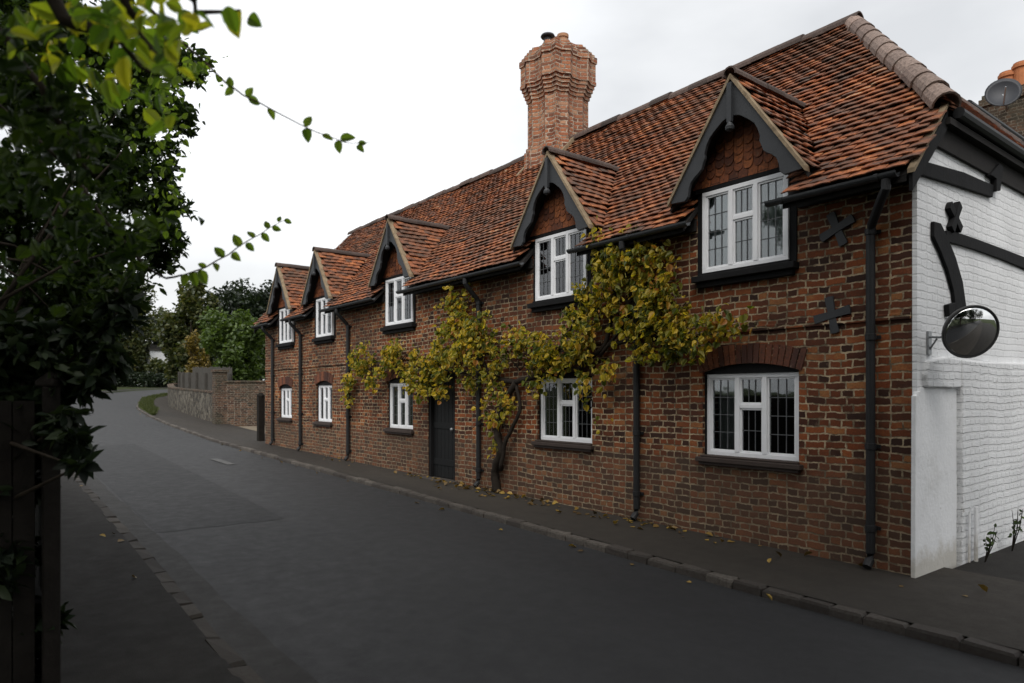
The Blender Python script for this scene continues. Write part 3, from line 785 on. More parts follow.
# hip-face tiles
mb = MB()
hu = Vector((0, 1, 0)); hv = Vector((XPK-XH, 0, ZRG-zk)).normalized(); hn = Vector((hv.z, 0, -hv.x))
L = math.hypot(XPK-XH, ZRG-zk)
for r in range(-1, int(L/G)+1):
    f = r*G/L; half = (YRG-yk)*(1-f)-.24
    y = YRG-half+(r % 2)*.08
    while y < YRG+half:
        tile(mb, Vector((XH, y, zk))+hv*(r*G), hu, hv, hn); y += W
build(mb, 'hip_tiles', M['tile'], roof)
def halfround(mb, p0, p1, r0, r1, seglen, lift=.0, over=.02, seg=8, jit=.006):
    p0, p1 = Vector(p0), Vector(p1); d = p1-p0; L = d.length; t = d/L
    side = t.cross(Vector((0, 0, 1))).normalized(); up = side.cross(t)
    if up.z < 0: up = -up
    n = max(1, int(L/seglen))
    for i in range(n):
        a = p0+t*(L*i/n); b = p0+t*(L*(i+1)/n+over)
        jo = Vector([random.uniform(-jit, jit) for _ in range(3)])
        vs = []
        for q, rr in ((a, r0), (b, r1)):
            for k in range(seg+1):
                an = math.pi*k/seg*1.1-.157
                vs.append(q+jo+side*math.cos(an)*rr+up*(math.sin(an)*rr+lift))
            for k in range(seg+1):
                an = math.pi*k/seg*1.1-.157
                vs.append(q+jo+side*math.cos(an)*(rr-.018)+up*(math.sin(an)*(rr-.018)+lift))
        m = seg+1; fs = []
        for k in range(seg):
            fs += [(k, k+1, 2*m+k+1, 2*m+k), (m+k+1, m+k, 3*m+k, 3*m+k+1), (k, m+k, m+k+1, k+1), (2*m+k, 2*m+k+1, 3*m+k+1, 3*m+k)]
        fs += [(0, 2*m, 3*m, m), (seg, m+seg, 3*m+seg, 2*m+seg)]
        mb.add(vs, fs)
mb = MB(); halfround(mb, (XL-.12, YRG, ZRG+.025), (XPK+.1, YRG, ZRG+.025), .11, .115, .38, jit=.012)
build(mb, 'ridge_tiles', M['ridge'], roof)
mb = MB(); halfround(mb, Vector((XH, yk, zk))+Vector((.05, -.05, -.06)), Vector((XPK, YRG, ZRG))+Vector((0, 0, .0)), .125, .11, .33, lift=.02, over=.035, jit=.008)
build(mb, 'hip_ridge', M['hip'], roof)
mb = MB(); halfround(mb, Vector((XH, 2*YRG-yk, zk)), Vector((XPK, YRG, ZRG)), .12, .11, .31, lift=-.03)
build(mb, 'hip_ridge', M['ridge'], roof)
# verge boards, near and far end
for xa, xb, ytop in ((-2.535, -2.475, yk), (XL-.16, XL-.10, YRG)):
    mb = MB(); mb.prism([(YE-.02, zroof(YE-.02)+.01), (ytop, zroof(ytop)+.01), (ytop, zroof(ytop)-.03), (YE-.02, zroof(YE-.02)-.03)], xa, xb, 'x'); build(mb, 'verge', M['verge'], roof)
mb = MB()
mb.prism([(YE, zroof(YE)-.055), (yk+.05, zroof(yk)-.055), (yk+.05, zroof(yk)-.21), (YE, zroof(YE)-.20)], -2.53, -2.50, 'x'); build(mb, 'bargeboard', M['black'], roof)
mb = MB(); mb.prism([(YE, zroof(YE)-.055), (YRG, ZRG-.055), (YRG, ZRG-.22), (YE, zroof(YE)-.2)], XL-.15, XL-.11, 'x')
build(mb, 'bargeboard', M['black'], roof)

# ---- dormers
def make_dormer(x):
    ya = YW-.27; zt = 4.97; hw = .78; zf = 3.86; tn = (zt-zf)/hw
    mb = MB()
    # posts, head and side cheeks
    for s_ in (-1, 1):
        mb.box(min(x+s_*.52, x+s_*.60), max(x+s_*.52, x+s_*.60), YW-.012, YW+.11, UZ0-.02, 3.98)
        mb.box(min(x+s_*.585, x+s_*.615), max(x+s_*.585, x+s_*.615), YW+.11, 7.3, 3.4, 3.98)
    mb.box(x-.62, x+.62, YW-.03, YW+.11, UZ1+.005, UZ1+.075)
    d = build(mb, 'dormer', M['black'], H, origin=(x, YW, UZ0))
    # gable backing + hung tiles (fishscale)
    z0 = UZ1+.075
    mb = MB(); hb = (zt-.1-z0)/tn
    mb.prism([(x-hb, z0), (x+hb, z0), (x, zt-.1)], YW-.005, YW+.06, 'y')
    row = 0; z = z0
    g = .088; wt = .118
    nrow = int((zt-.05-z0)/g)
    for row in range(nrow):
        z = z0+row*g; half = (zt-.06-z-.03)/tn
        if half < .05: break
        n = int(2*half/wt)+2
        for i in range(n):
            xc = x+(i-n/2+.5)*wt+(row % 2)*wt/2
            if abs(xc-x) > half-.01: continue
            w2 = wt*.47
            if row == 0: prof = [(-w2, 0), (w2, 0), (w2, .17), (-w2, .17)]
            else: prof = [(w2*math.sin(a), .05-.055*math.cos(a)) for a in np.linspace(-math.pi/2, math.pi/2, 7)]+[(w2, .17), (-w2, .17)]
            y0 = YW-.03-random.random()*.005
            vs = []
            for px_, pz in prof:
                vs.append((xc+px_, y0+(pz*.11), z-.02+pz))
            for px_, pz in prof:
                vs.append((xc+px_, y0+(pz*.11)+.012, z-.02+pz))
            m = len(prof)
            mb.add(vs, [tuple(range(m)), tuple(range(2*m-1, m-1, -1))]+[(k, k+m, (k+1) % m+m, (k+1) % m) for k in range(m)])
    build(mb, 'tile_hanging', M['hangtile'], d)
    # bargeboards with cusped edge
    half = [(0, -.05), (.79, -1.155), (.79, -1.19), (.60, -1.20), (.555, -1.155), (.545, -1.08), (.52, -1.015), (.47, -.965), (.42, -.935), (.375, -.90),
            (.355, -.845), (.33, -.79), (.335, -.74), (.31, -.66), (.27, -.59), (.21, -.535), (.15, -.49), (.10, -.455), (.05, -.44), (0, -.435)]
    mb = MB()
    for s_ in (-1, 1):
        mb = MB(); mb.prism([(x+s_*(a*.995+.002), zt+b) for a, b in half], ya+.02, ya+.062, 'y'); build(mb, 'bargeboard', M['barge'], d, bevel=.005)
    mb = MB()
    mb.box(x-.028, x+.028, ya-.02, ya+.0195, zt-.50, zt-.09)
    mb.lathe([(.02, 0), (.045, .02), (.05, .05), (.03, .08), (.022, .1)], (x, ya, zt-.60), 10)
    build(mb, 'finial', M['barge'], d)
    for s_ in (-1, 1):
        mb = MB(); mb.prism([(x+s_*.001, zt+.012), (x+s_*(hw+.045), zt-(hw+.045)*tn+.012), (x+s_*(hw+.045), zt-(hw+.045)*tn-.042), (x+s_*.001, zt-.042)], ya, ya+.10, 'y'); build(mb, 'verge', M['verge'], d)
    # roof deck + tiles
    mb = MB(); tl = MB()
    yi = 6.3+(zt-ZE)/TAN
    dcs = 1/math.sqrt(1+tn*tn); dsn = tn*dcs
    for s_ in (-1, 1):
        e = hw+.05
        ym = 6.3+(zt-e*tn-ZE)/TAN
        mb.add([(x, ya+.06, zt-.045), (x+s_*e, ya+.06, zt-e*tn-.045), (x+s_*e, ym, zt-e*tn-.045), (x, yi+.05, zt-.045),
                (x, ya+.06, zt-.09), (x+s_*e, ya+.06, zt-e*tn-.09), (x+s_*e, ym, zt-e*tn-.09), (x, yi+.05, zt-.09)],
               [(0, 1, 2, 3), (7, 6, 5, 4), (0, 4, 5, 1), (1, 5, 6, 2), (2, 6, 7, 3), (3, 7, 4, 0)])
        v = Vector((-s_*dcs, 0, dsn)); n_ = Vector((s_*dsn, 0, dcs)); u = Vector((0, 1, 0))
        Ls = (hw+.06)/dcs
        for r in range(int(Ls/G)):
            y = ya+.06+(r % 2)*W/2
            o0 = Vector((x+s_*(hw+.06), 0, zt-(hw+.06)*tn-.02))+v*(r*G)
            while True:
                y += W*.98
                if o0.z < zroof(y)-.14: break
                if y > 8.3: break
                tile(tl, Vector((o0.x, y-.07, o0.z))+n_*.008*math.sin(y*5+r), u, v, n_)
    build(mb, 'roof_deck', M['soffit'], d)
    build(tl, 'roof_tiles', M['tile'], d)
    mb = MB(); halfround(mb, (x, ya-.02, zt-.005), (x, yi+.10, zt-.005), .085, .085, .3)
    build(mb, 'ridge_tiles', M['ridge'], d)
for x in DORM: make_dormer(x)

# ---- gutters and downpipes
def gutter(x0, x1, y, z, r=.05):
    mb = MB(); n = 8
    prof = [(r*math.cos(math.pi+math.pi*k/n), r*math.sin(math.pi+math.pi*k/n)) for k in range(n+1)]
    inner = [((r-.008)*math.cos(2*math.pi-math.pi*k/n), (r-.008)*math.sin(2*math.pi-math.pi*k/n)) for k in range(n+1)]
    mb.prism([(y+a, z+b) for a, b in prof+inner], x0, x1, 'x')
    xx = x0+.15
    while xx < x1:
        mb.prism([(y+a*1.12, z+b*1.12) for a, b in prof]+[(y+r*.9, z+.006), (y-r*.9, z+.006)], xx, xx+.03, 'x'); xx += .9
    return build(mb, 'gutter', M['gutter'], H)
ZG = zroof(YE)-.02; YG = YE-.05
gs = sorted([d for d in DORM])
spans = [(XL-.1, gs[0]-.5)]+[(gs[i]+.5, gs[i+1]-.5) for i in range(4)]+[(gs[4]+.46, -2.60)]
for a, b in spans: gutter(a, b, YG, ZG)
for a, b in [(XL-.05, gs[0]-.62)]+[(gs[i]+.62, gs[i+1]-.62) for i in range(4)]+[(gs[4]+.62, XR+.02)]:
    mb = MB(); mb.box(a, b, YW-.03, YW-.001, ZG-.04, ZG+.10); build(mb, 'fascia', M['soffit'], H)
mb = MB(); mb.tube([(-2.44, yk+.12, zk-.075), (-2.44, yb-.35, zk-.075)], .052, 10)
build(mb, 'gutter', M['pipe'], H)
def downpipe(px, r=.040, xtop=None):
    x = xw(px, YW-.07); mb = MB(); zb = zg(-x)+.03
    y = YW-.06
    xt = xtop if xtop is not None else x
    top = [(xt, YG, ZG-.05), (xt, YG, ZG-.13), (xt+(x-xt)*.2, YG+.04, ZG-.18), (x-(x-xt)*.1, y-.03, ZG-.36), (x, y, ZG-.43)]
    mb.tube(top+[(x, y, zb+.12), (x, y-.015, zb+.06), (x, y-.07, zb)], r, 12)
    for z in (ZG-.45, 2.1, 1.1, .35): 
        mb.lathe([(r*1.0, 0), (r*1.22, .004), (r*1.22, .056), (r*1.0, .06)], (x, y, z), 12); mb.box(x-.07, x+.07, YW-.018, YW-.003, z+.012, z+.046)
    return build(mb, 'downpipe', M['pipe'], H, sm=False)
for px, xt in ((870, xw(886, YG)), (636, None), (478, None), (347.5, None), (299.8, None), (272, None)): downpipe(px, xtop=xt)

# ---- chimney
def chim():
    c = onY(557, 100, YRG-.05); cx = c.x-.03; cy = YRG+.0
    a = .425
    def plan(sc, rib=.075):
        pts = []
        for q in range(4):
            ca, sa = [(1, 0), (0, 1), (-1, 0), (0, -1)][q]
            loc = [(-a, 0), (-a*.72, 0), (-a*.45, rib), (-a*.18, 0), (a*.18, 0), (a*.45, rib), (a*.72, 0)]
            for t, d in loc:
                lx, ly = t, -(a+d)
                pts.append((cx+(lx*ca-ly*sa)*sc, cy+(lx*sa+ly*ca)*sc))
        return pts
    mb = MB(); z = 5.7
    zc = 7.40
    layers = [(5.6, 6.42, 1.12), (6.42, 6.5, 1.06), (6.5, zc, 1.0)]
    zz = zc
    for sc in (1.05, 1.10, 1.15, 1.20, 1.26): layers.append((zz, zz+.072, sc)); zz += .072
    layers.append((zz, zz+.36, 1.24)); zz += .36
    for sc in (1.29, 1.29, 1.21, 1.12, 1.0): layers.append((zz, zz+.06, sc)); zz += .06
    for i, (z0, z1, sc) in enumerate(layers): mb.prism(plan(sc), z0+.001, z1-.001, 'z')
    ch = build(mb, 'chimney', M['chimbrick'], H, origin=(cx, cy, 6.4))
    mb = MB(); mb.lathe([(.10, -.05), (.095, .24), (.115, .25), (.115, .31), (.09, .31), (.085, .1)], (cx+.08, cy+.06, zz), 16); build(mb, 'chimney_pot', M['potpale'], ch, sm=False)
    mb = MB(); mb.lathe([(.08, -.05), (.08, .26), (.08, .28)], (cx-.12, cy-.16, zz), 14); mb.lathe([(.13, .27), (.145, .29), (.13, .32), (.05, .34)], (cx-.12, cy-.16, zz), 16); build(mb, 'cowl', M['cowl'], ch)
    for s_ in (-1, 1):
        mb = MB()
        pr = [(YRG-.62, zroof(YRG-.62)+.03), (YRG, ZRG+.05), (YRG, ZRG+.16), (YRG-.62, zroof(YRG-.62)+.12)]
        x0 = cx+s_*.49
        mb.prism(pr, min(x0, x0+s_*.07), max(x0, x0+s_*.07), 'x')
        build(mb, 'flashing', M['verge'], ch)
chim()
# small pipe and vent at the foot of the end wall
mb = MB(); b = onX(976, 566, -2.47); mb.tube([(b.x, b.y, zg(2.6)-.05), (b.x, b.y, .52)], .018, 8); mb.tube([(b.x-.02, b.y-.12, 0), (b.x-.02, b.y-.1, .48)], .012, 8)
build(mb, 'waste_pipe', M['render'], H)

# ------------------------------------------------------------------ traffic mirror
mc = atD(971, 332, 5.85)
TMr = thing('traffic_mirror', 'round convex traffic mirror on a steel bracket fixed to the white end wall', 'mirror', mc)
mdir = Vector((.69, -.62, -.27)).normalized()
q = mdir.to_track_quat('Z', 'Y').to_matrix()
rm = .218; prof = []
half = R(24); Rs = rm/math.sin(half)
mb = MB(); mb.lathe([(rm*math.sin(R(24)*i/10)/math.sin(half)+1e-4, Rs*(math.cos(half*i/10)-math.cos(half))) for i in range(10, -1, -1)], mc, 40, q)
build(mb, 'mirror_glass', M['mirror'], TMr, sm=True)
mb = MB(); mb.lathe([(rm-.004, -.03), (rm+.008, -.028), (rm+.012, -.005), (rm+.008, .008), (rm-.004, .004), (rm-.01, -.002)], mc, 40, q)
build(mb, 'rim', M['rim'], TMr, sm=True)
mb = MB(); mb.lathe([(.05, -.09), (rm*.7, -.07), (rm-.006, -.028)], mc, 30, q)
build(mb, 'back_shell', M['rim'], TMr, sm=True)
wp = onX(929, 337, -2.56)
mb = MB(); mb.tube([wp, wp+Vector((.10, -.02, -.01)), mc+mdir*-.09+Vector((-.06, 0, 0)), mc+mdir*-.07], .011, 8)
mb.tube([wp+Vector((0, .0, -.12)), wp+Vector((.07, -.015, -.02))], .009, 6)
mb.box(-2.568, -2.55, wp.y-.035, wp.y+.035, wp.z-.16, wp.z+.05)
build(mb, 'bracket', M['steel'], TMr)

# ------------------------------------------------------------------ neighbour behind, its chimney and dish
NB = thing('neighbour_house', 'neighbouring house behind the white end wall with white side and squat brick chimney', 'house', (-6.5, 16, 0))
mb = MB(); mb.box(-10, -3.87, 11.3, 20, -.2, 5.72); build(mb, 'wall', M['render'], NB)
mb = MB(); mb.prism([(-3.76, 5.70), (-10.1, 5.70), (-10.1, 5.86), (-3.80, 5.86)], 11.12, 20.1, 'y'); rf = build(mb, 'roof', M['tile'], NB)
mb = MB(); mb.tube([(-3.70, 11.14, 5.74), (-3.70, 20.1, 5.74)], .05, 8); build(mb, 'gutter', M['pipe'], NB)
cb = atD(1012, 100, 16)
mb = MB(); mb.box(cb.x-.5, cb.x+.5, cb.y-.35, cb.y+.35, 5.8, cb.z-.1); mb.box(cb.x-.55, cb.x+.55, cb.y-.4, cb.y+.4, cb.z-.1, cb.z+.06); mb.box(cb.x-.5, cb.x+.5, cb.y-.35, cb.y+.35, cb.z+.06, cb.z+.16)
nc = build(mb, 'chimney', M['gardenbrick'], NB)
for px, hh in ((1004, .5), (1023, .62)):
    p = atD(px, 90, 15.9); mb = MB(); z0 = cb.z+.16
    mb.lathe([(.19, 0), (.17, .08), (.165, hh-.14), (.2, hh-.12), (.2, hh-.05), (.17, hh-.03), (.17, hh), (.12, hh), (.12, .2)], (p.x, cb.y, z0), 16); build(mb, 'chimney_pot', M['pot'], nc)
dc = atD(1003, 93, 15.2)
SD = thing('satellite_dish', 'dark satellite dish fixed to the squat chimney behind the cottage', 'satellite dish', dc)
qd = Vector((.4, -.9, .25)).normalized().to_track_quat('Z', 'Y').to_matrix()
mb = MB(); mb.lathe([(.02, -.10), (.2, -.075), (.29, -.02), (.335, .02), (.345, .03), (.28, -.005), (.2, -.055), (.02, -.08)], dc, 28, qd); build(mb, 'dish', M['dish'], SD, sm=True)
mb = MB(); mb.tube([dc+qd @ Vector((0, -.30, 0)), dc+qd @ Vector((0, -.1, .36))], .018, 6); mb.tube([dc+qd @ Vector((0, 0, -.08)), Vector((cb.x, cb.y-.3, dc.z-.1))], .03, 6); build(mb, 'arm', M['steel'], SD)

# ------------------------------------------------------------------ vine on the facade
VY = YW-.16
vine = thing('climbing_vine', 'autumn yellow climbing vine trained over the cottage front around the dark door', 'vine', onY(497, 493, VY))
def vp(pl, y=YW-.09): return [onY(a, b, y+random.uniform(-.03, .03)) for a, b in pl]
def densify(pts, k=4, wob=.02):
    out = []
    for i in range(len(pts)-1):
        for j in range(k): out.append(pts[i].lerp(pts[i+1], j/k)+Vector([random.uniform(-wob, wob) for _ in range(3)]))
    return out+[pts[-1]]
mb = MB()
def stem(pl, r0, r1, wob=.015):
    p = densify(vp(pl), 4, wob); n = len(p); mb.tube(p, [r0+(r1-r0)*i/(n-1) for i in range(n)], 8)
stem([(497, 494), (494, 472), (501, 452), (496, 428), (505, 402), (516, 382)], .07, .05)
stem([(500, 470), (507, 440), (520, 410), (516, 382)], .035, .025)
stem([(516, 382), (545, 374), (580, 368), (606, 345), (616, 305), (613, 268), (622, 240)], .045, .018)
stem([(516, 382), (480, 374), (440, 370), (400, 366), (358, 360)], .04, .012)
stem([(490, 376), (472, 340), (464, 300)], .03, .01)
stem([(606, 345), (650, 335), (690, 338), (735, 322)], .03, .008)
stem([(600, 355), (630, 320), (640, 280), (650, 260)], .025, .01)
stem([(545, 374), (570, 330), (590, 290)], .025, .008)
stem([(622, 330), (633, 290), (628, 255), (615, 240)], .05, .02)
stem([(580, 368), (592, 395), (590, 410)], .015, .006)
for _ in range(70):
    a = random.choice([(450, 365), (400, 366), (480, 350), (560, 350), (600, 310), (640, 290), (660, 330), (620, 260), (520, 370), (498, 420)])
    b = (a[0]+random.uniform(-40, 40), a[1]+random.uniform(-35, 30)); stem([a, ((a[0]+b[0])/2, (a[1]+b[1])/2-5), b], .010, .004, .02)
build(mb, 'stem', M['vinebark'], vine, sm=True)
E = [(358,362,13,16,1),(350,392,8,15,.8),(353,378,9,12,.8),(378,363,21,20,1),(404,365,20,24,1),(430,366,20,28,1),(412,386,15,10,.8),(432,392,13,9,.5),(455,350,20,24,1),(460,318,14,26,.9),(462,297,8,10,.5),(450,308,10,12,.4),
     (480,332,14,18,.7),(492,362,16,18,.6),(470,375,18,12,.6),(498,402,14,14,.5),(494,426,9,14,.4),(492,450,6,12,.25),(512,345,14,18,.5),(535,350,18,18,.7),(545,382,18,8,.4),
     (560,352,20,20,.9),(577,305,13,22,.8),(585,335,18,26,.9),(598,285,16,24,.9),(612,254,17,20,1),(600,243,10,10,.5),(630,240,11,12,.6),(640,262,18,20,1),(656,288,17,26,1),(628,300,16,32,.5),(640,335,14,20,.5),(668,318,18,26,.9),(688,340,15,18,.8),
     (662,350,12,12,.5),(706,328,13,14,.7),(720,325,10,10,.5),(738,320,7,8,.4),(590,372,20,12,.6),(593,392,7,9,.25),(588,410,5,7,.15),(607,420,5,5,.1),(665,270,9,14,.4)]
Ps = []
for ex, ey, rx, ry, dn in E:
    n = int(dn*rx*ry*(1.3 if ex < 545 else .86)*max(.35, (ex-150)/450)**.4)
    # break into small bunches
    for _ in range(max(3, int(rx*ry/45))):
        th = random.uniform(0, 2*math.pi); rr = random.random()**.5
        bx, by = ex+rx*rr*math.cos(th), ey+ry*rr*math.sin(th)
        c0 = onY(bx, by, VY-random.uniform(-.03, .16)*min(1, dn))
        m = max(2, n//max(3, int(rx*ry/45)))
        Ps.append(np.array(c0)+RNG.normal(size=(m, 3))*np.array([.075, .05, .075]))
P = np.concatenate(Ps); P[:, 1] = np.minimum(P[:, 1], YW-.04)
ax = np.tile(np.array([0, -.5, -.6]), (len(P), 1))+RNG.normal(size=(len(P), 3))*.5
nrm_bias = .0
V, Fc = leaf_mesh(P, .069, .85, .15, .3, .25, ax, var=.5, fine=True); print('vine leaves', len(P))
leaf_obj('foliage', [V], [Fc], M['leaf_vine'], vine)

# fallen leaves on the pavement by the wall
P = []
for px, k, sp in ((497, 90, .9), (440, 25, .8), (360, 12, 1.), (640, 26, .45), (560, 20, 1.2), (690, 10, .8), (800, 8, 1.)):
    for _ in range(k):
        x = xw(px)+random.gauss(0, sp); n_ = YW-.04-abs(random.gauss(0, .22))
        P.append((x, max(NR(-x)+.15, n_), zg(-x)+.008))
for _ in range(14):
    s = random.uniform(3, 30); P.append((-s, NL(s)-abs(random.gauss(0, .3))-.05, zg(s)+.008))
for _ in range(22):
    s = random.uniform(3, 40); P.append((-s, NR(s)-abs(random.gauss(0, .12))-.03, zg(s)+RD+.012))
P = np.array(P); V, Fc = leaf_mesh(P, .075, .7, .97, 0, .5); V[:, 2] = np.maximum(V[:, 2], P.repeat(6, 0)[:, 2])
tag(leaf_obj('fallen_leaves', [V], [Fc], M['leaf_fallen']), 'scattered fallen yellow leaves along the pavement edges', 'fallen leaves', kind='stuff')

# weeds at the foot of the white wall
def weed(px, py, h, n, lab):
    b = onX(px, py, -2.40); b.z = zg(-b.x)
    t = thing('weed', lab, 'weed', b); mb = MB(); P = []
    for _ in range(n):
        tip = b+Vector((random.uniform(-.05, .15), random.uniform(-.15, .15), h*random.uniform(.6, 1.1)))
        mb.tube([b, b.lerp(tip, .5)+Vector((.02, 0, .03)), tip], [.006, .004, .002], 5)
        for k in range(5): P.append(b.lerp(tip, random.uniform(.35, 1)))
    build(mb, 'stem', M['vinebark'], t); V, Fc = leaf_mesh(np.array(P), .05, .5, .3); leaf_obj('leaves', [V], [Fc], M['leaf_dark'], t)
weed(985, 566, .34, 5, 'small dark weed beside the thin pipe at the foot of the white wall')
weed(1012, 556, .42, 6, 'taller dark weed at the foot of the white wall by the right edge')

# ------------------------------------------------------------------ garden walls beyond the house
pz = 27.4
p_pier = Vector((-28.6, 7.85, 0)); 
gw = thing('garden_wall', 'weathered brick garden wall closing the drive beyond the cottage', 'wall', (-28, 8.5, .48))
a, b = Vector((-28.5, 8.0, 0)), Vector((-26.6, 10.6, 0)); d = (b-a).normalized(); n_ = Vector((-d.y, d.x, 0))*.13
mb = MB()
def wallseg(mb, a, b, n_, z0a, z1a, z0b, z1b):
    mb.add([a+n_+Vector((0, 0, z0a)), b+n_+Vector((0, 0, z0b)), b-n_+Vector((0, 0, z0b)), a-n_+Vector((0, 0, z0a)),
            a+n_+Vector((0, 0, z1a)), b+n_+Vector((0, 0, z1b)), b-n_+Vector((0, 0, z1b)), a-n_+Vector((0, 0, z1a))],
           [(0, 1, 5, 4), (1, 2, 6, 5), (2, 3, 7, 6), (3, 0, 4, 7), (4, 5, 6, 7)])
wallseg(mb, a, b+d*3, n_, 0, 2.1, 0, 2.1); build(mb, 'wall_body', M['gardenbrick'], gw)
mb = MB(); wallseg(mb, a, b+d*3, n_*1.35, 2.1, 2.17, 2.1, 2.17); build(mb, 'coping', M['gardenbrick'], gw)
mb = MB(); mb.box(-28.85, -28.4, 7.55, 8.0, 0, 2.5); mb.box(-28.9, -28.35, 7.5, 8.05, 2.5, 2.6); build(mb, 'pier', M['gardenbrick'], gw)
fw = thing('flint_wall', 'low flint wall following the pavement round the bend', 'wall', (-40, 9, zg(40)))
mb = MB(); mbc = MB(); s = 28.9
def NF(s): return NR(s)+1.85
while s < 58:
    a = Vector((-s, NF(s)+random.uniform(-.01, .01), 0)); b = Vector((-(s+1), NF(s+1), 0)); dd = (b-a).normalized(); nn_ = Vector((-dd.y, dd.x, 0))*.16
    za, zb_ = zg(s), zg(s+1); h0 = 1.2-.012*(s-29); h1 = 1.2-.012*(s-28)
    wallseg(mb, a, b, nn_, za-.2, za+h0, zb_-.2, zb_+h1); wallseg(mbc, a, b, nn_*1.15, za+h0, za+h0+.08, zb_+h1, zb_+h1+.08); s += 1
build(mb, 'wall_body', M['flint'], fw); build(mbc, 'coping', M['gardenbrick'], fw)
ff = thing('board_fence', 'silvered close boarded fence standing behind the flint wall', 'fence', (-33, 8.6, zg(33)))
mb = MB(); s = 29.2
while s < 44:
    y = NF(s)+.45; h = 2.25+random.uniform(-.04, .04) if s < 38 else 1.95+random.uniform(-.05, .05)
    mb.box(-s-.075, -s+.075, y, y+.025, zg(s), zg(s)+h, None, .004); s += .16
build(mb, 'board', M['greyfence'], ff)
for s in np.arange(29.2, 44, 2.4):
    mb = MB(); y = NF(s)+.33; mb.box(-s-.06, -s+.06, y, y+.1, zg(s), zg(s)+2.0); build(mb, 'post', M['greyfence'], ff)
mb = MB()
hp = Vector((-20.6, 6.75, zg(20.6))); mb.box(hp.x-.09, hp.x+.09, hp.y-.09, hp.y+.09, hp.z-.1, hp.z+1.3); mb.lathe([(.12, 1.3), (.12, 1.34), (.04, 1.42)], hp, 4)
tag(build(mb, 'gate_post', M['post'], bevel=.01), 'dark timber gate post by the far corner of the cottage', 'post')

# ------------------------------------------------------------------ far trees
def far_tree(name, label, cat, px, top, bot_s, D, rxpx, mat, leaf, count, r_tr=.25, k=34, group='trees beyond the bend', fr=(.2, .36), zlow=.25):
    b = atD(px, 395, D); b.z = zg(-b.x)-.1; zt = EYE+(395-top)/F*D; rx = rxpx/F*D
    h = zt-b.z; cz = b.z+h*(zlow+1)/2; rz = h*(1-zlow)/2
    return tree(name, label, cat, b, [(Vector((b.x, b.y, cz)), (rx, rx, rz))], mat, leaf, count, r_tr, k, group, fr=fr)
far_tree('tall_tree', 'tall mid green leafy tree beyond the flint wall at the bend', 'tree', 190, 272, 0, 50, 27, M['leaf_far_mid'], .30, 12000, .3, 60, zlow=.05)
far_tree('dark_tree', 'large dark evergreen tree behind the far end of the cottage', 'tree', 252, 262, 0, 62, 42, M['leaf_far_dark'], .34, 12000, .4, 50, zlow=.1)
far_tree('dark_tree', 'dark round topped tree half hidden behind the end dormer', 'tree', 300, 268, 0, 66, 36, M['leaf_far_dark'], .34, 8000, .4, 40, zlow=.1)
far_tree('garden_tree', 'bright green rounded garden tree behind the brick garden wall', 'tree', 240, 303, 0, 34, 36, M['leaf_far_green'], .19, 14000, .2, 60, zlow=.12)
far_tree('yellow_shrub', 'small yellowing shrub above the silvered fence', 'shrub', 198, 336, 0, 41, 15, M['leaf_far_yellow'], .16, 3500, .08, 22, zlow=.1)
far_tree('bend_tree', 'dark leafy tree on the outside of the road bend', 'tree', 118, 262, 0, 84, 40, M['leaf_far_mid'], .42, 9000, .35, 46, zlow=.02)
far_tree('bend_tree', 'tall dark tree behind the left roadside foliage', 'tree', 52, 240, 0, 78, 52, M['leaf_far_dark'], .42, 9000, .4, 46, zlow=.05)
far_tree('bend_tree', 'brownish tree filling the gap above the bend', 'tree', 150, 300, 0, 94, 34, M['leaf_far_mid'], .42, 8000, .3, 40, zlow=.02)
far_tree('bend_tree', 'dark tree behind the tall leafy tree at the bend', 'tree', 200, 300, 0, 90, 44, M['leaf_far_dark'], .42, 8000, .3, 40, zlow=.02)
hd = thing('roadside_hedge', 'low dark clipped hedge on the far side of the bend', 'hedge', (-76, 14, zg(76)))
cl = []
for i in range(40):
    px = 40+i*4.2; p = atD(px, 395, 78+random.uniform(-1, 1)-(0)); p.z = zg(-p.x)+.7; cl.append((p, (.9, .9, .95)))
V, Fc = leaf_mesh(cloud(cl, 9000), .28, .6, .3); leaf_obj('foliage', [V], [Fc], M['leaf_far_dark'], hd)
mb = MB()
for c, r in cl: mb.tube([Vector((c.x, c.y, c.z-1.0)), c], [.05, .02], 5)
build(mb, 'stem', M['bark'], hd)
cl = []
for i in range(70):
    p = atD(-60+i*4.6, 395, 112+random.uniform(-4, 4)); h_ = random.uniform(3.5, 7.5); b0 = zg(-p.x)
    cl += [(Vector((p.x, p.y, b0+h_*.35)), (2.2, 2.2, h_*.4)), (Vector((p.x, p.y, b0+h_*.8)), (1.6, 1.6, h_*.25))]
V, Fc = leaf_mesh(cloud(cl, 24000, .5), .6, .7, .3)
tag(leaf_obj('far_wood', [V], [Fc], M['leaf_far_dark']), 'dark belt of far woodland closing the view beyond the bend', 'woodland', kind='stuff')
far_tree('bend_shrub', 'low dark shrub hiding the foot of the far white cottage', 'shrub', 160, 357, 0, 80, 14, M['leaf_far_mid'], .3, 3500, .08, 24, zlow=.0)
wc = atD(157, 352, 86); zb_ = zg(-wc.x)
WC = thing('white_cottage', 'small white rendered cottage glimpsed between the trees beyond the bend', 'house', (wc.x, wc.y, zb_))
mb = MB(); mb.box(wc.x-1.2, wc.x+1.2, wc.y-1., wc.y+1., zb_, wc.z+.1); build(mb, 'wall', M['render'], WC)
mb = MB(); mb.prism([(wc.x-1.4, wc.z+.1), (wc.x+1.4, wc.z+.1), (wc.x, wc.z+.9)], wc.y-1.1, wc.y+1.1, 'y'); build(mb, 'roof', M['greyfence'], WC)
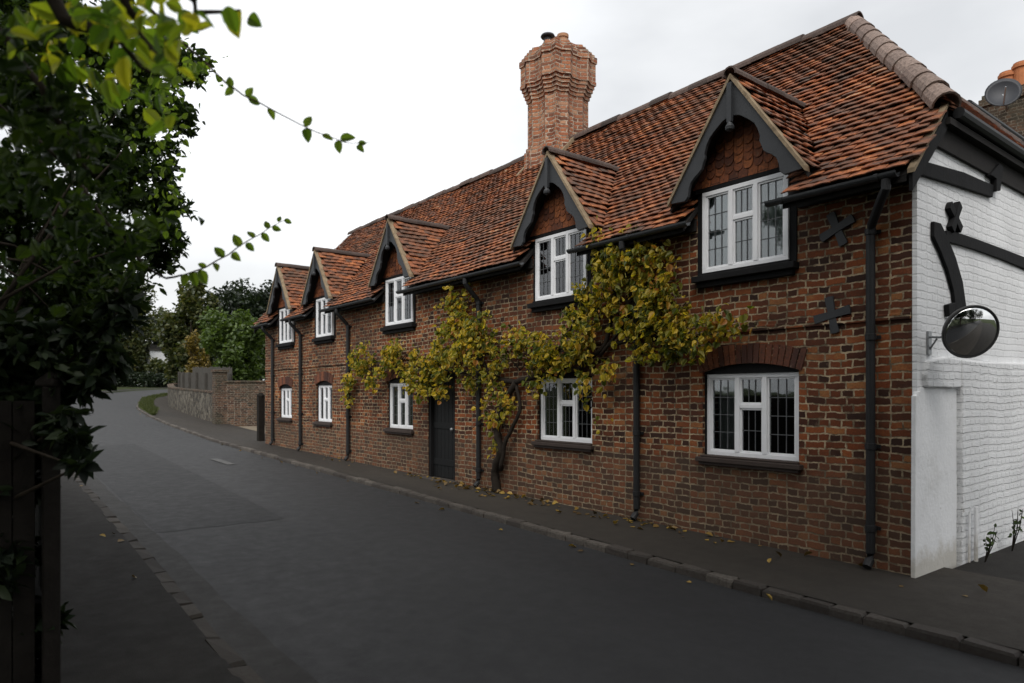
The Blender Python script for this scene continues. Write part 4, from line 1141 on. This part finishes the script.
mb = MB(); mb.box(wc.x-.3, wc.x+.3, wc.y-1.03, wc.y-1.001, wc.z-.9, wc.z-.2); build(mb, 'window', M['dark'], WC)

# ------------------------------------------------------------------ left foreground
def pclump(px, py, rpx, D): return (atD(px, py, D), rpx/F*D)
gp = atD(51, 395, 3.7); gp.z = zg(-gp.x)
mb = MB(); mb.box(gp.x-.05, gp.x+.05, gp.y-.04, gp.y+.04, gp.z-.2, gp.z+1.62); mb.lathe([(.075, 1.62), (.075, 1.65), (.02, 1.70)], gp, 4)
tag(build(mb, 'gate_post', M['post'], bevel=.008), 'dark weathered gate post at the left edge under the overhanging foliage', 'post')
lf = thing('board_fence', 'dark close boarded fence along the left pavement in deep shade', 'fence', (-9, .2, zg(9)))
mb = MB(); x = gp.x-.08
y0 = gp.y-.02
while x > -14:
    mb.box(x-.07, x+.005, y0, y0+.02, zg(-x)-.02, zg(-x)+1.5+random.uniform(-.02, .02), None, .003); x -= .082
build(mb, 'board', M['post'], lf)
mb = MB()
for zz in (.35, 1.15): mb.box(-14, gp.x-.06, y0-.05, y0-.003, zz+.05, zz+.13)
build(mb, 'rail', M['post'], lf)
# return fence running away from the pavement beside the camera
rfn = thing('garden_gate', 'dark boarded garden gate turned back from the left gate post', 'gate', (gp.x, gp.y-.8, gp.z))
mb = MB(); p1 = gp+Vector((-.02, -.07, 0)); dirg = Vector((-.15, -1, 0)).normalized(); sg = Vector((1, -.15, 0)).normalized()
for i in range(16):
    a = p1+dirg*(i*.10); b = a+dirg*.094
    z1 = gp.z+1.55+random.uniform(-.01, .01)
    wallseg(mb, Vector((a.x, a.y, 0)), Vector((b.x, b.y, 0)), sg*.011, gp.z+.05, z1, gp.z+.05, z1)
build(mb, 'board', M['post'], rfn)
mb = MB()
for zz in (.3, 1.2):
    a = p1-sg*.03; b = a+dirg*1.6; wallseg(mb, Vector((a.x, a.y, 0)), Vector((b.x, b.y, 0)), sg*.015, gp.z+zz, gp.z+zz+.09, gp.z+zz, gp.z+zz+.09)
build(mb, 'rail', M['post'], rfn)

# small-leaved shrub tree
cl = [pclump(*c) for c in ((150,62,34,5.2),(178,72,20,5.1),(198,66,12,5.1),(165,105,24,5.),(178,120,14,5.),(160,148,24,5.),(120,115,40,5.2),(150,195,30,4.8),(170,212,16,4.8),(165,238,20,4.7),(118,175,42,5.),(108,240,42,4.8),(90,150,45,5.2),
      (55,100,50,5.3),(40,200,55,5.),(70,285,48,4.8),(122,285,26,4.6),(30,320,55,4.8),(80,340,34,4.6),(35,40,55,5.3),(95,40,40,5.4),(0,120,60,5.2),(0,260,60,5.),(145,250,28,4.7),(-40,60,70,5.4),(-40,200,70,5.2),(-30,330,60,5.),(-60,-40,90,5.6),(40,-50,70,5.6),(110,-30,40,5.6),
      (100,300,35,4.7),(60,230,45,4.9))]
base = Vector((-5.3, -.1, zg(5.3)))
sh = thing('shrub_tree', 'dense dark small leaved shrub tree overhanging the left pavement', 'tree', base)
mb = MB()
for i, (c, r) in enumerate(cl):
    a = base+Vector((0, 0, random.uniform(1., 2.6)))
    if i % 3 == 0: mb.tube([a, a.lerp(c, .5)+Vector((0, 0, .1)), c], [.016, .009, .003], 6)
for dx_, dy_ in ((0, 0), (.2, .1), (-.2, -.15)): mb.tube([base+Vector((dx_, dy_, -.2)), base+Vector((dx_*1.3, dy_, 1.)), base+Vector((dx_*2, dy_, 2.4))], [.09, .07, .04], 8)
build(mb, 'trunk', M['bark'], sh, sm=True)
sub = []
for c, r in cl: sub += subclumps(c, (r, r, r), 9, (.3, .5))
P = cloud(sub, 62000, .55)
SP = []
for c, r in cl:
    for _ in range(16):
        d = Vector(RNG.normal(size=3)); d.z += .25; d.normalize()
        for k in range(9): SP.append(c+d*(r*(.85+.05*k*random.uniform(.8, 1.2)))+Vector(RNG.normal(size=3)*.018))
P = np.concatenate([P, np.array([list(q) for q in SP])])
V, Fc = leaf_mesh(P, .054, .46, .2, .1)
leaf_obj('crown', [V], [Fc], M['leaf_dark'], sh)
# dark laurel below, closer
cl = [pclump(*c) for c in ((15,385,50,3.9),(62,385,26,3.8),(92,378,16,3.8),(112,352,16,3.8),(35,430,36,3.8),(62,425,18,3.6),(75,440,9,3.6),(12,480,42,3.7),(-30,420,60,3.9),(-30,540,60,3.8),(8,560,40,3.7),(8,640,40,3.7),(-20,680,60,3.8),(120,310,16,3.9),(85,330,26,3.9),(75,466,8,3.3),(88,462,5,3.3),(40,350,40,3.9))]
lb = Vector((cl[0][0].x-.5, cl[0][0].y-.35, 0)); lb.z = zg(-lb.x)
la = thing('laurel_bush', 'dark glossy laurel bush crowding the gate post at the left edge', 'bush', lb)
mb = MB()
for i, (c, r) in enumerate(cl):
    a = lb+Vector((0, 0, random.uniform(.3, 1.4))); mb.tube([a, a.lerp(c, .5)+Vector((0, 0, .05)), c], [.022, .014, .004], 6)
mb.tube([lb-Vector((0, 0, .2)), lb+Vector((.05, .03, .8)), lb+Vector((0, .1, 1.8))], [.06, .05, .02], 8)
build(mb, 'stem', M['bark'], la, sm=True)
sub = []
for c, r in cl: sub += subclumps(c, (r, r, r), 8, (.3, .5))
V, Fc = leaf_mesh(cloud(sub, 9000, .5), .10, .42, .25, .25)
leaf_obj('foliage', [V], [Fc], M['leaf_laurel'], la)
# broad-leaved branches close to the camera
ob = Vector((-2.6, -1.2, zg(2.6)))
ot = thing('overhanging_lime', 'lime tree whose yellow green leaves hang over the top left of the road', 'tree', ob)
mb = MB()
mb.tube([ob-Vector((0, 0, .2)), ob+Vector((0, 0, 1.2)), ob+Vector((.1, .1, 3.2)), ob+Vector((.3, .2, 5.)), ob+Vector((.2, .4, 6.5))], [.16, .14, .11, .08, .03], 10)
fork = ob+Vector((.15, .12, 3.4))
def bough(pl, D, r0, r1, start=fork):
    p = [start]+[atD(a, b, D+random.uniform(-.05, .05)) for a, b in pl]; p = densify(p, 3, .012); n = len(p)
    mb.tube(p, [r0+(r1-r0)*i/(n-1) for i in range(n)], 6)
bough([(20, -60), (60, 15), (100, 40), (120, 45), (150, 72)], 2.0, .03, .004)
bough([(60, -80), (120, -10), (140, 30), (165, 72)], 1.9, .025, .004)
bough([(100, -90), (170, -20), (200, 10), (240, 10)], 1.8, .02, .003)
bough([(80, -60), (160, 20), (205, 62)], 2.5, .012, .004)
bough([(10, 40), (40, 90), (75, 150), (95, 175)], 2.4, .02, .004)
bough([(60, 160), (130, 250), (160, 278), (182, 275)], 3.0, .010, .004)
build(mb, 'trunk', M['bark'], ot, sm=True)
def big_leaves(regs, size, mat, name, droop=.6):
    P = []
    for px, py, sx, sy, n, D in regs:
        for _ in range(n): P.append(atD(px+random.gauss(0, sx), py+random.gauss(0, sy), D+random.gauss(0, .12)))
    P = np.array([list(p) for p in P]); V, Fc = leaf_mesh(P, size, .68, .1, droop, .2, None, .35, np.array([[.1, -.5, .55]])-P*.1, .55, True)
    return leaf_obj(name, [V], [Fc], mat, ot)
big_leaves([(190, 12, 10, 10, 10, 1.75), (150, 40, 14, 14, 16, 1.9), (165, 75, 9, 14, 10, 1.9), (120, 25, 20, 15, 22, 2.), (85, 20, 15, 15, 16, 2.), (60, 40, 20, 20, 24, 2.2), (100, 70, 20, 20, 18, 2.3), (238, 8, 7, 5, 5, 1.8), (140, 10, 25, 12, 25, 1.9), (165, 110, 8, 10, 5, 2.2), (50, 10, 30, 15, 30, 2.2)], .062, M['leaf_bright'], 'crown')
big_leaves([(60, 120, 25, 35, 50, 2.4), (100, 170, 20, 30, 30, 2.5), (30, 60, 25, 35, 50, 2.3), (15, 170, 25, 40, 60, 2.4), (140, 235, 18, 15, 26, 3.), (105, 250, 20, 25, 30, 2.9), (60, 230, 25, 35, 40, 2.7)]*2, .055, M['leaf_dark'], 'crown')
big_leaves([(170, 90, 16, 22, 90, 4.4), (195, 68, 12, 8, 60, 4.4), (160, 135, 14, 18, 60, 4.3), (120, 75, 25, 25, 90, 4.4), (165, 190, 12, 22, 40, 4.2)], .045, M['leaf_twig'], 'crown')
def twig(pl, D, leaves, size, name='twig'):
    mb = MB(); p = densify([atD(a, b, D) for a, b in pl], 2, .003); mb.tube(p, [.004-.0028*i/(len(p)-1) for i in range(len(p))], 5)
    tw = build(mb, name, M['twig'], ot, sm=True)
    Vs = []; Fs = []
    for (px, py, ax_, ay_, sc) in leaves:
        b = atD(px, py, D)
        axd = Vector((CO, SI, 0))*ax_+Vector((0, 0, -ay_))+Vector((-SI, CO, 0))*random.uniform(-.4, .2)
        g = RNG.normal(size=3)*.25
        V, Fc = leaf_mesh(np.array([list(b)]), size*sc*1.05, .66, .05, 0, .25, np.array([list(axd.normalized()*3)]), .05, np.array([list((Vector((0, 0, EYE))-b).normalized()+Vector((.1, -.1, .35)))]), .28, True)
        Vs.append(V); Fs.append(Fc)
    leaf_obj('leaves', Vs, Fs, M['leaf_twig'], tw)
twig([(205, 62), (226, 83), (243, 95), (262, 104), (290, 119), (318, 133), (345, 143), (358, 143), (374, 143)], 2.5,
     [(231, 88, -.3, -1, .9), (233, 88, -.6, .8, .9), (246, 96, .6, -.9, .9), (248, 97, .9, .5, 1.), (268, 108, .8, 1, 1.), (306, 127, .3, -1, 1.1), (306, 128, .2, 1.1, 1.15), (322, 135, 1, .2, .9), (338, 140, .1, 1.1, 1.05), (340, 139, 1, -.35, 1.2), (357, 145, .9, .9, .8), (358, 143, 1, 0, .7)], .046)
twig([(182, 275), (205, 268), (228, 254), (250, 240), (270, 228), (287, 219)], 3.0,
     [(200, 270, .5, 1.2, 1.3), (206, 268, -.7, -.6, .8), (215, 263, .2, 1, .8), (224, 257, -.7, -.8, 1.1), (232, 253, .7, .6, 1.), (240, 247, -.5, -.9, 1.2), (246, 243, .8, .9, .9), (254, 238, -.6, -.8, .9), (262, 233, .9, .9, .9), (268, 229, -.1, -.9, .8), (272, 227, .9, .4, .8), (284, 220, 1, .1, .7), (278, 222, .3, -1, .6), (192, 272, .4, 1.1, 1.2), (186, 274, -.3, 1.2, 1.1)], .05)
# ------------------------------------------------------------------ trees on the viewer's side of the road (seen in the mirror, shading the near road)
def side_tree(label, x, y, h, rx, count, k=34):
    b = Vector((x, y, zg(-x)))
    tree('roadside_tree', label, 'tree', b, [(b+Vector((0, 0, h*.68)), (rx, rx, h*.32)), (b+Vector((0, -.6, h*.45)), (rx*.9, rx*.9, h*.3))], M['leaf_far_dark'], .24, count, .22, k, 'trees behind the viewer', fr=(.26, .42))
b = Vector((1.2, -.7, zg(-1.2)))  # overhead tree added out of view to shade the near road
tree('roadside_tree', 'added unseen tree whose dark crown shades the near road from above the viewpoint', 'tree', b, [(Vector((.6, 1.1, 7.3)), (3.4, 3.2, 1.6)), (Vector((3.6, 2.2, 7.4)), (2.6, 2.6, 1.5))], M['leaf_far_dark'], .22, 13000, .2, 40, 'trees behind the viewer', fr=(.26, .42))
hh = thing('boundary_hedge', 'tall dark hedge along the left pavement behind the viewpoint', 'hedge', (14, -.9, zg(-14)))
cl = [(Vector((3+i*.62, -1.0+random.uniform(-.15, .15), zg(-3-i*.62)+random.choice((.6, 1.3, 1.9)))), (.7, .6, .7)) for i in range(48)]
V, Fc = leaf_mesh(cloud(cl, 9000, .5), .16, .55, .3); leaf_obj('foliage', [V], [Fc], M['leaf_far_dark'], hh)
mb = MB()
for c, r in cl[::2]: mb.tube([Vector((c.x, c.y, zg(-c.x)-.1)), c], [.03, .012], 5)
build(mb, 'stem', M['bark'], hh)
side_tree('broad dark tree behind the left pavement, directly behind the viewpoint', 2.6, -3.0, 9, 3.6, 12000)
side_tree('dark roadside tree further down the road behind the viewpoint', 9.5, -2.4, 9.5, 3.8, 11000)
side_tree('tall dark tree over the fence on the left of the road', -3.4, -3.4, 8.5, 3., 11000)
side_tree('wide dark tree leaning over the road well behind the viewpoint', 6., .2, 9.5, 3.2, 10000)
side_tree('dark tree down the road beyond the other trees behind the viewpoint', 17, 1., 9, 3.6, 8000)
side_tree('tall dark tree standing far down the road behind the viewpoint', 24, -3., 10, 4., 7000)
side_tree('dark tree closing the road far behind the viewpoint', 30, 4., 10, 4.5, 7000)
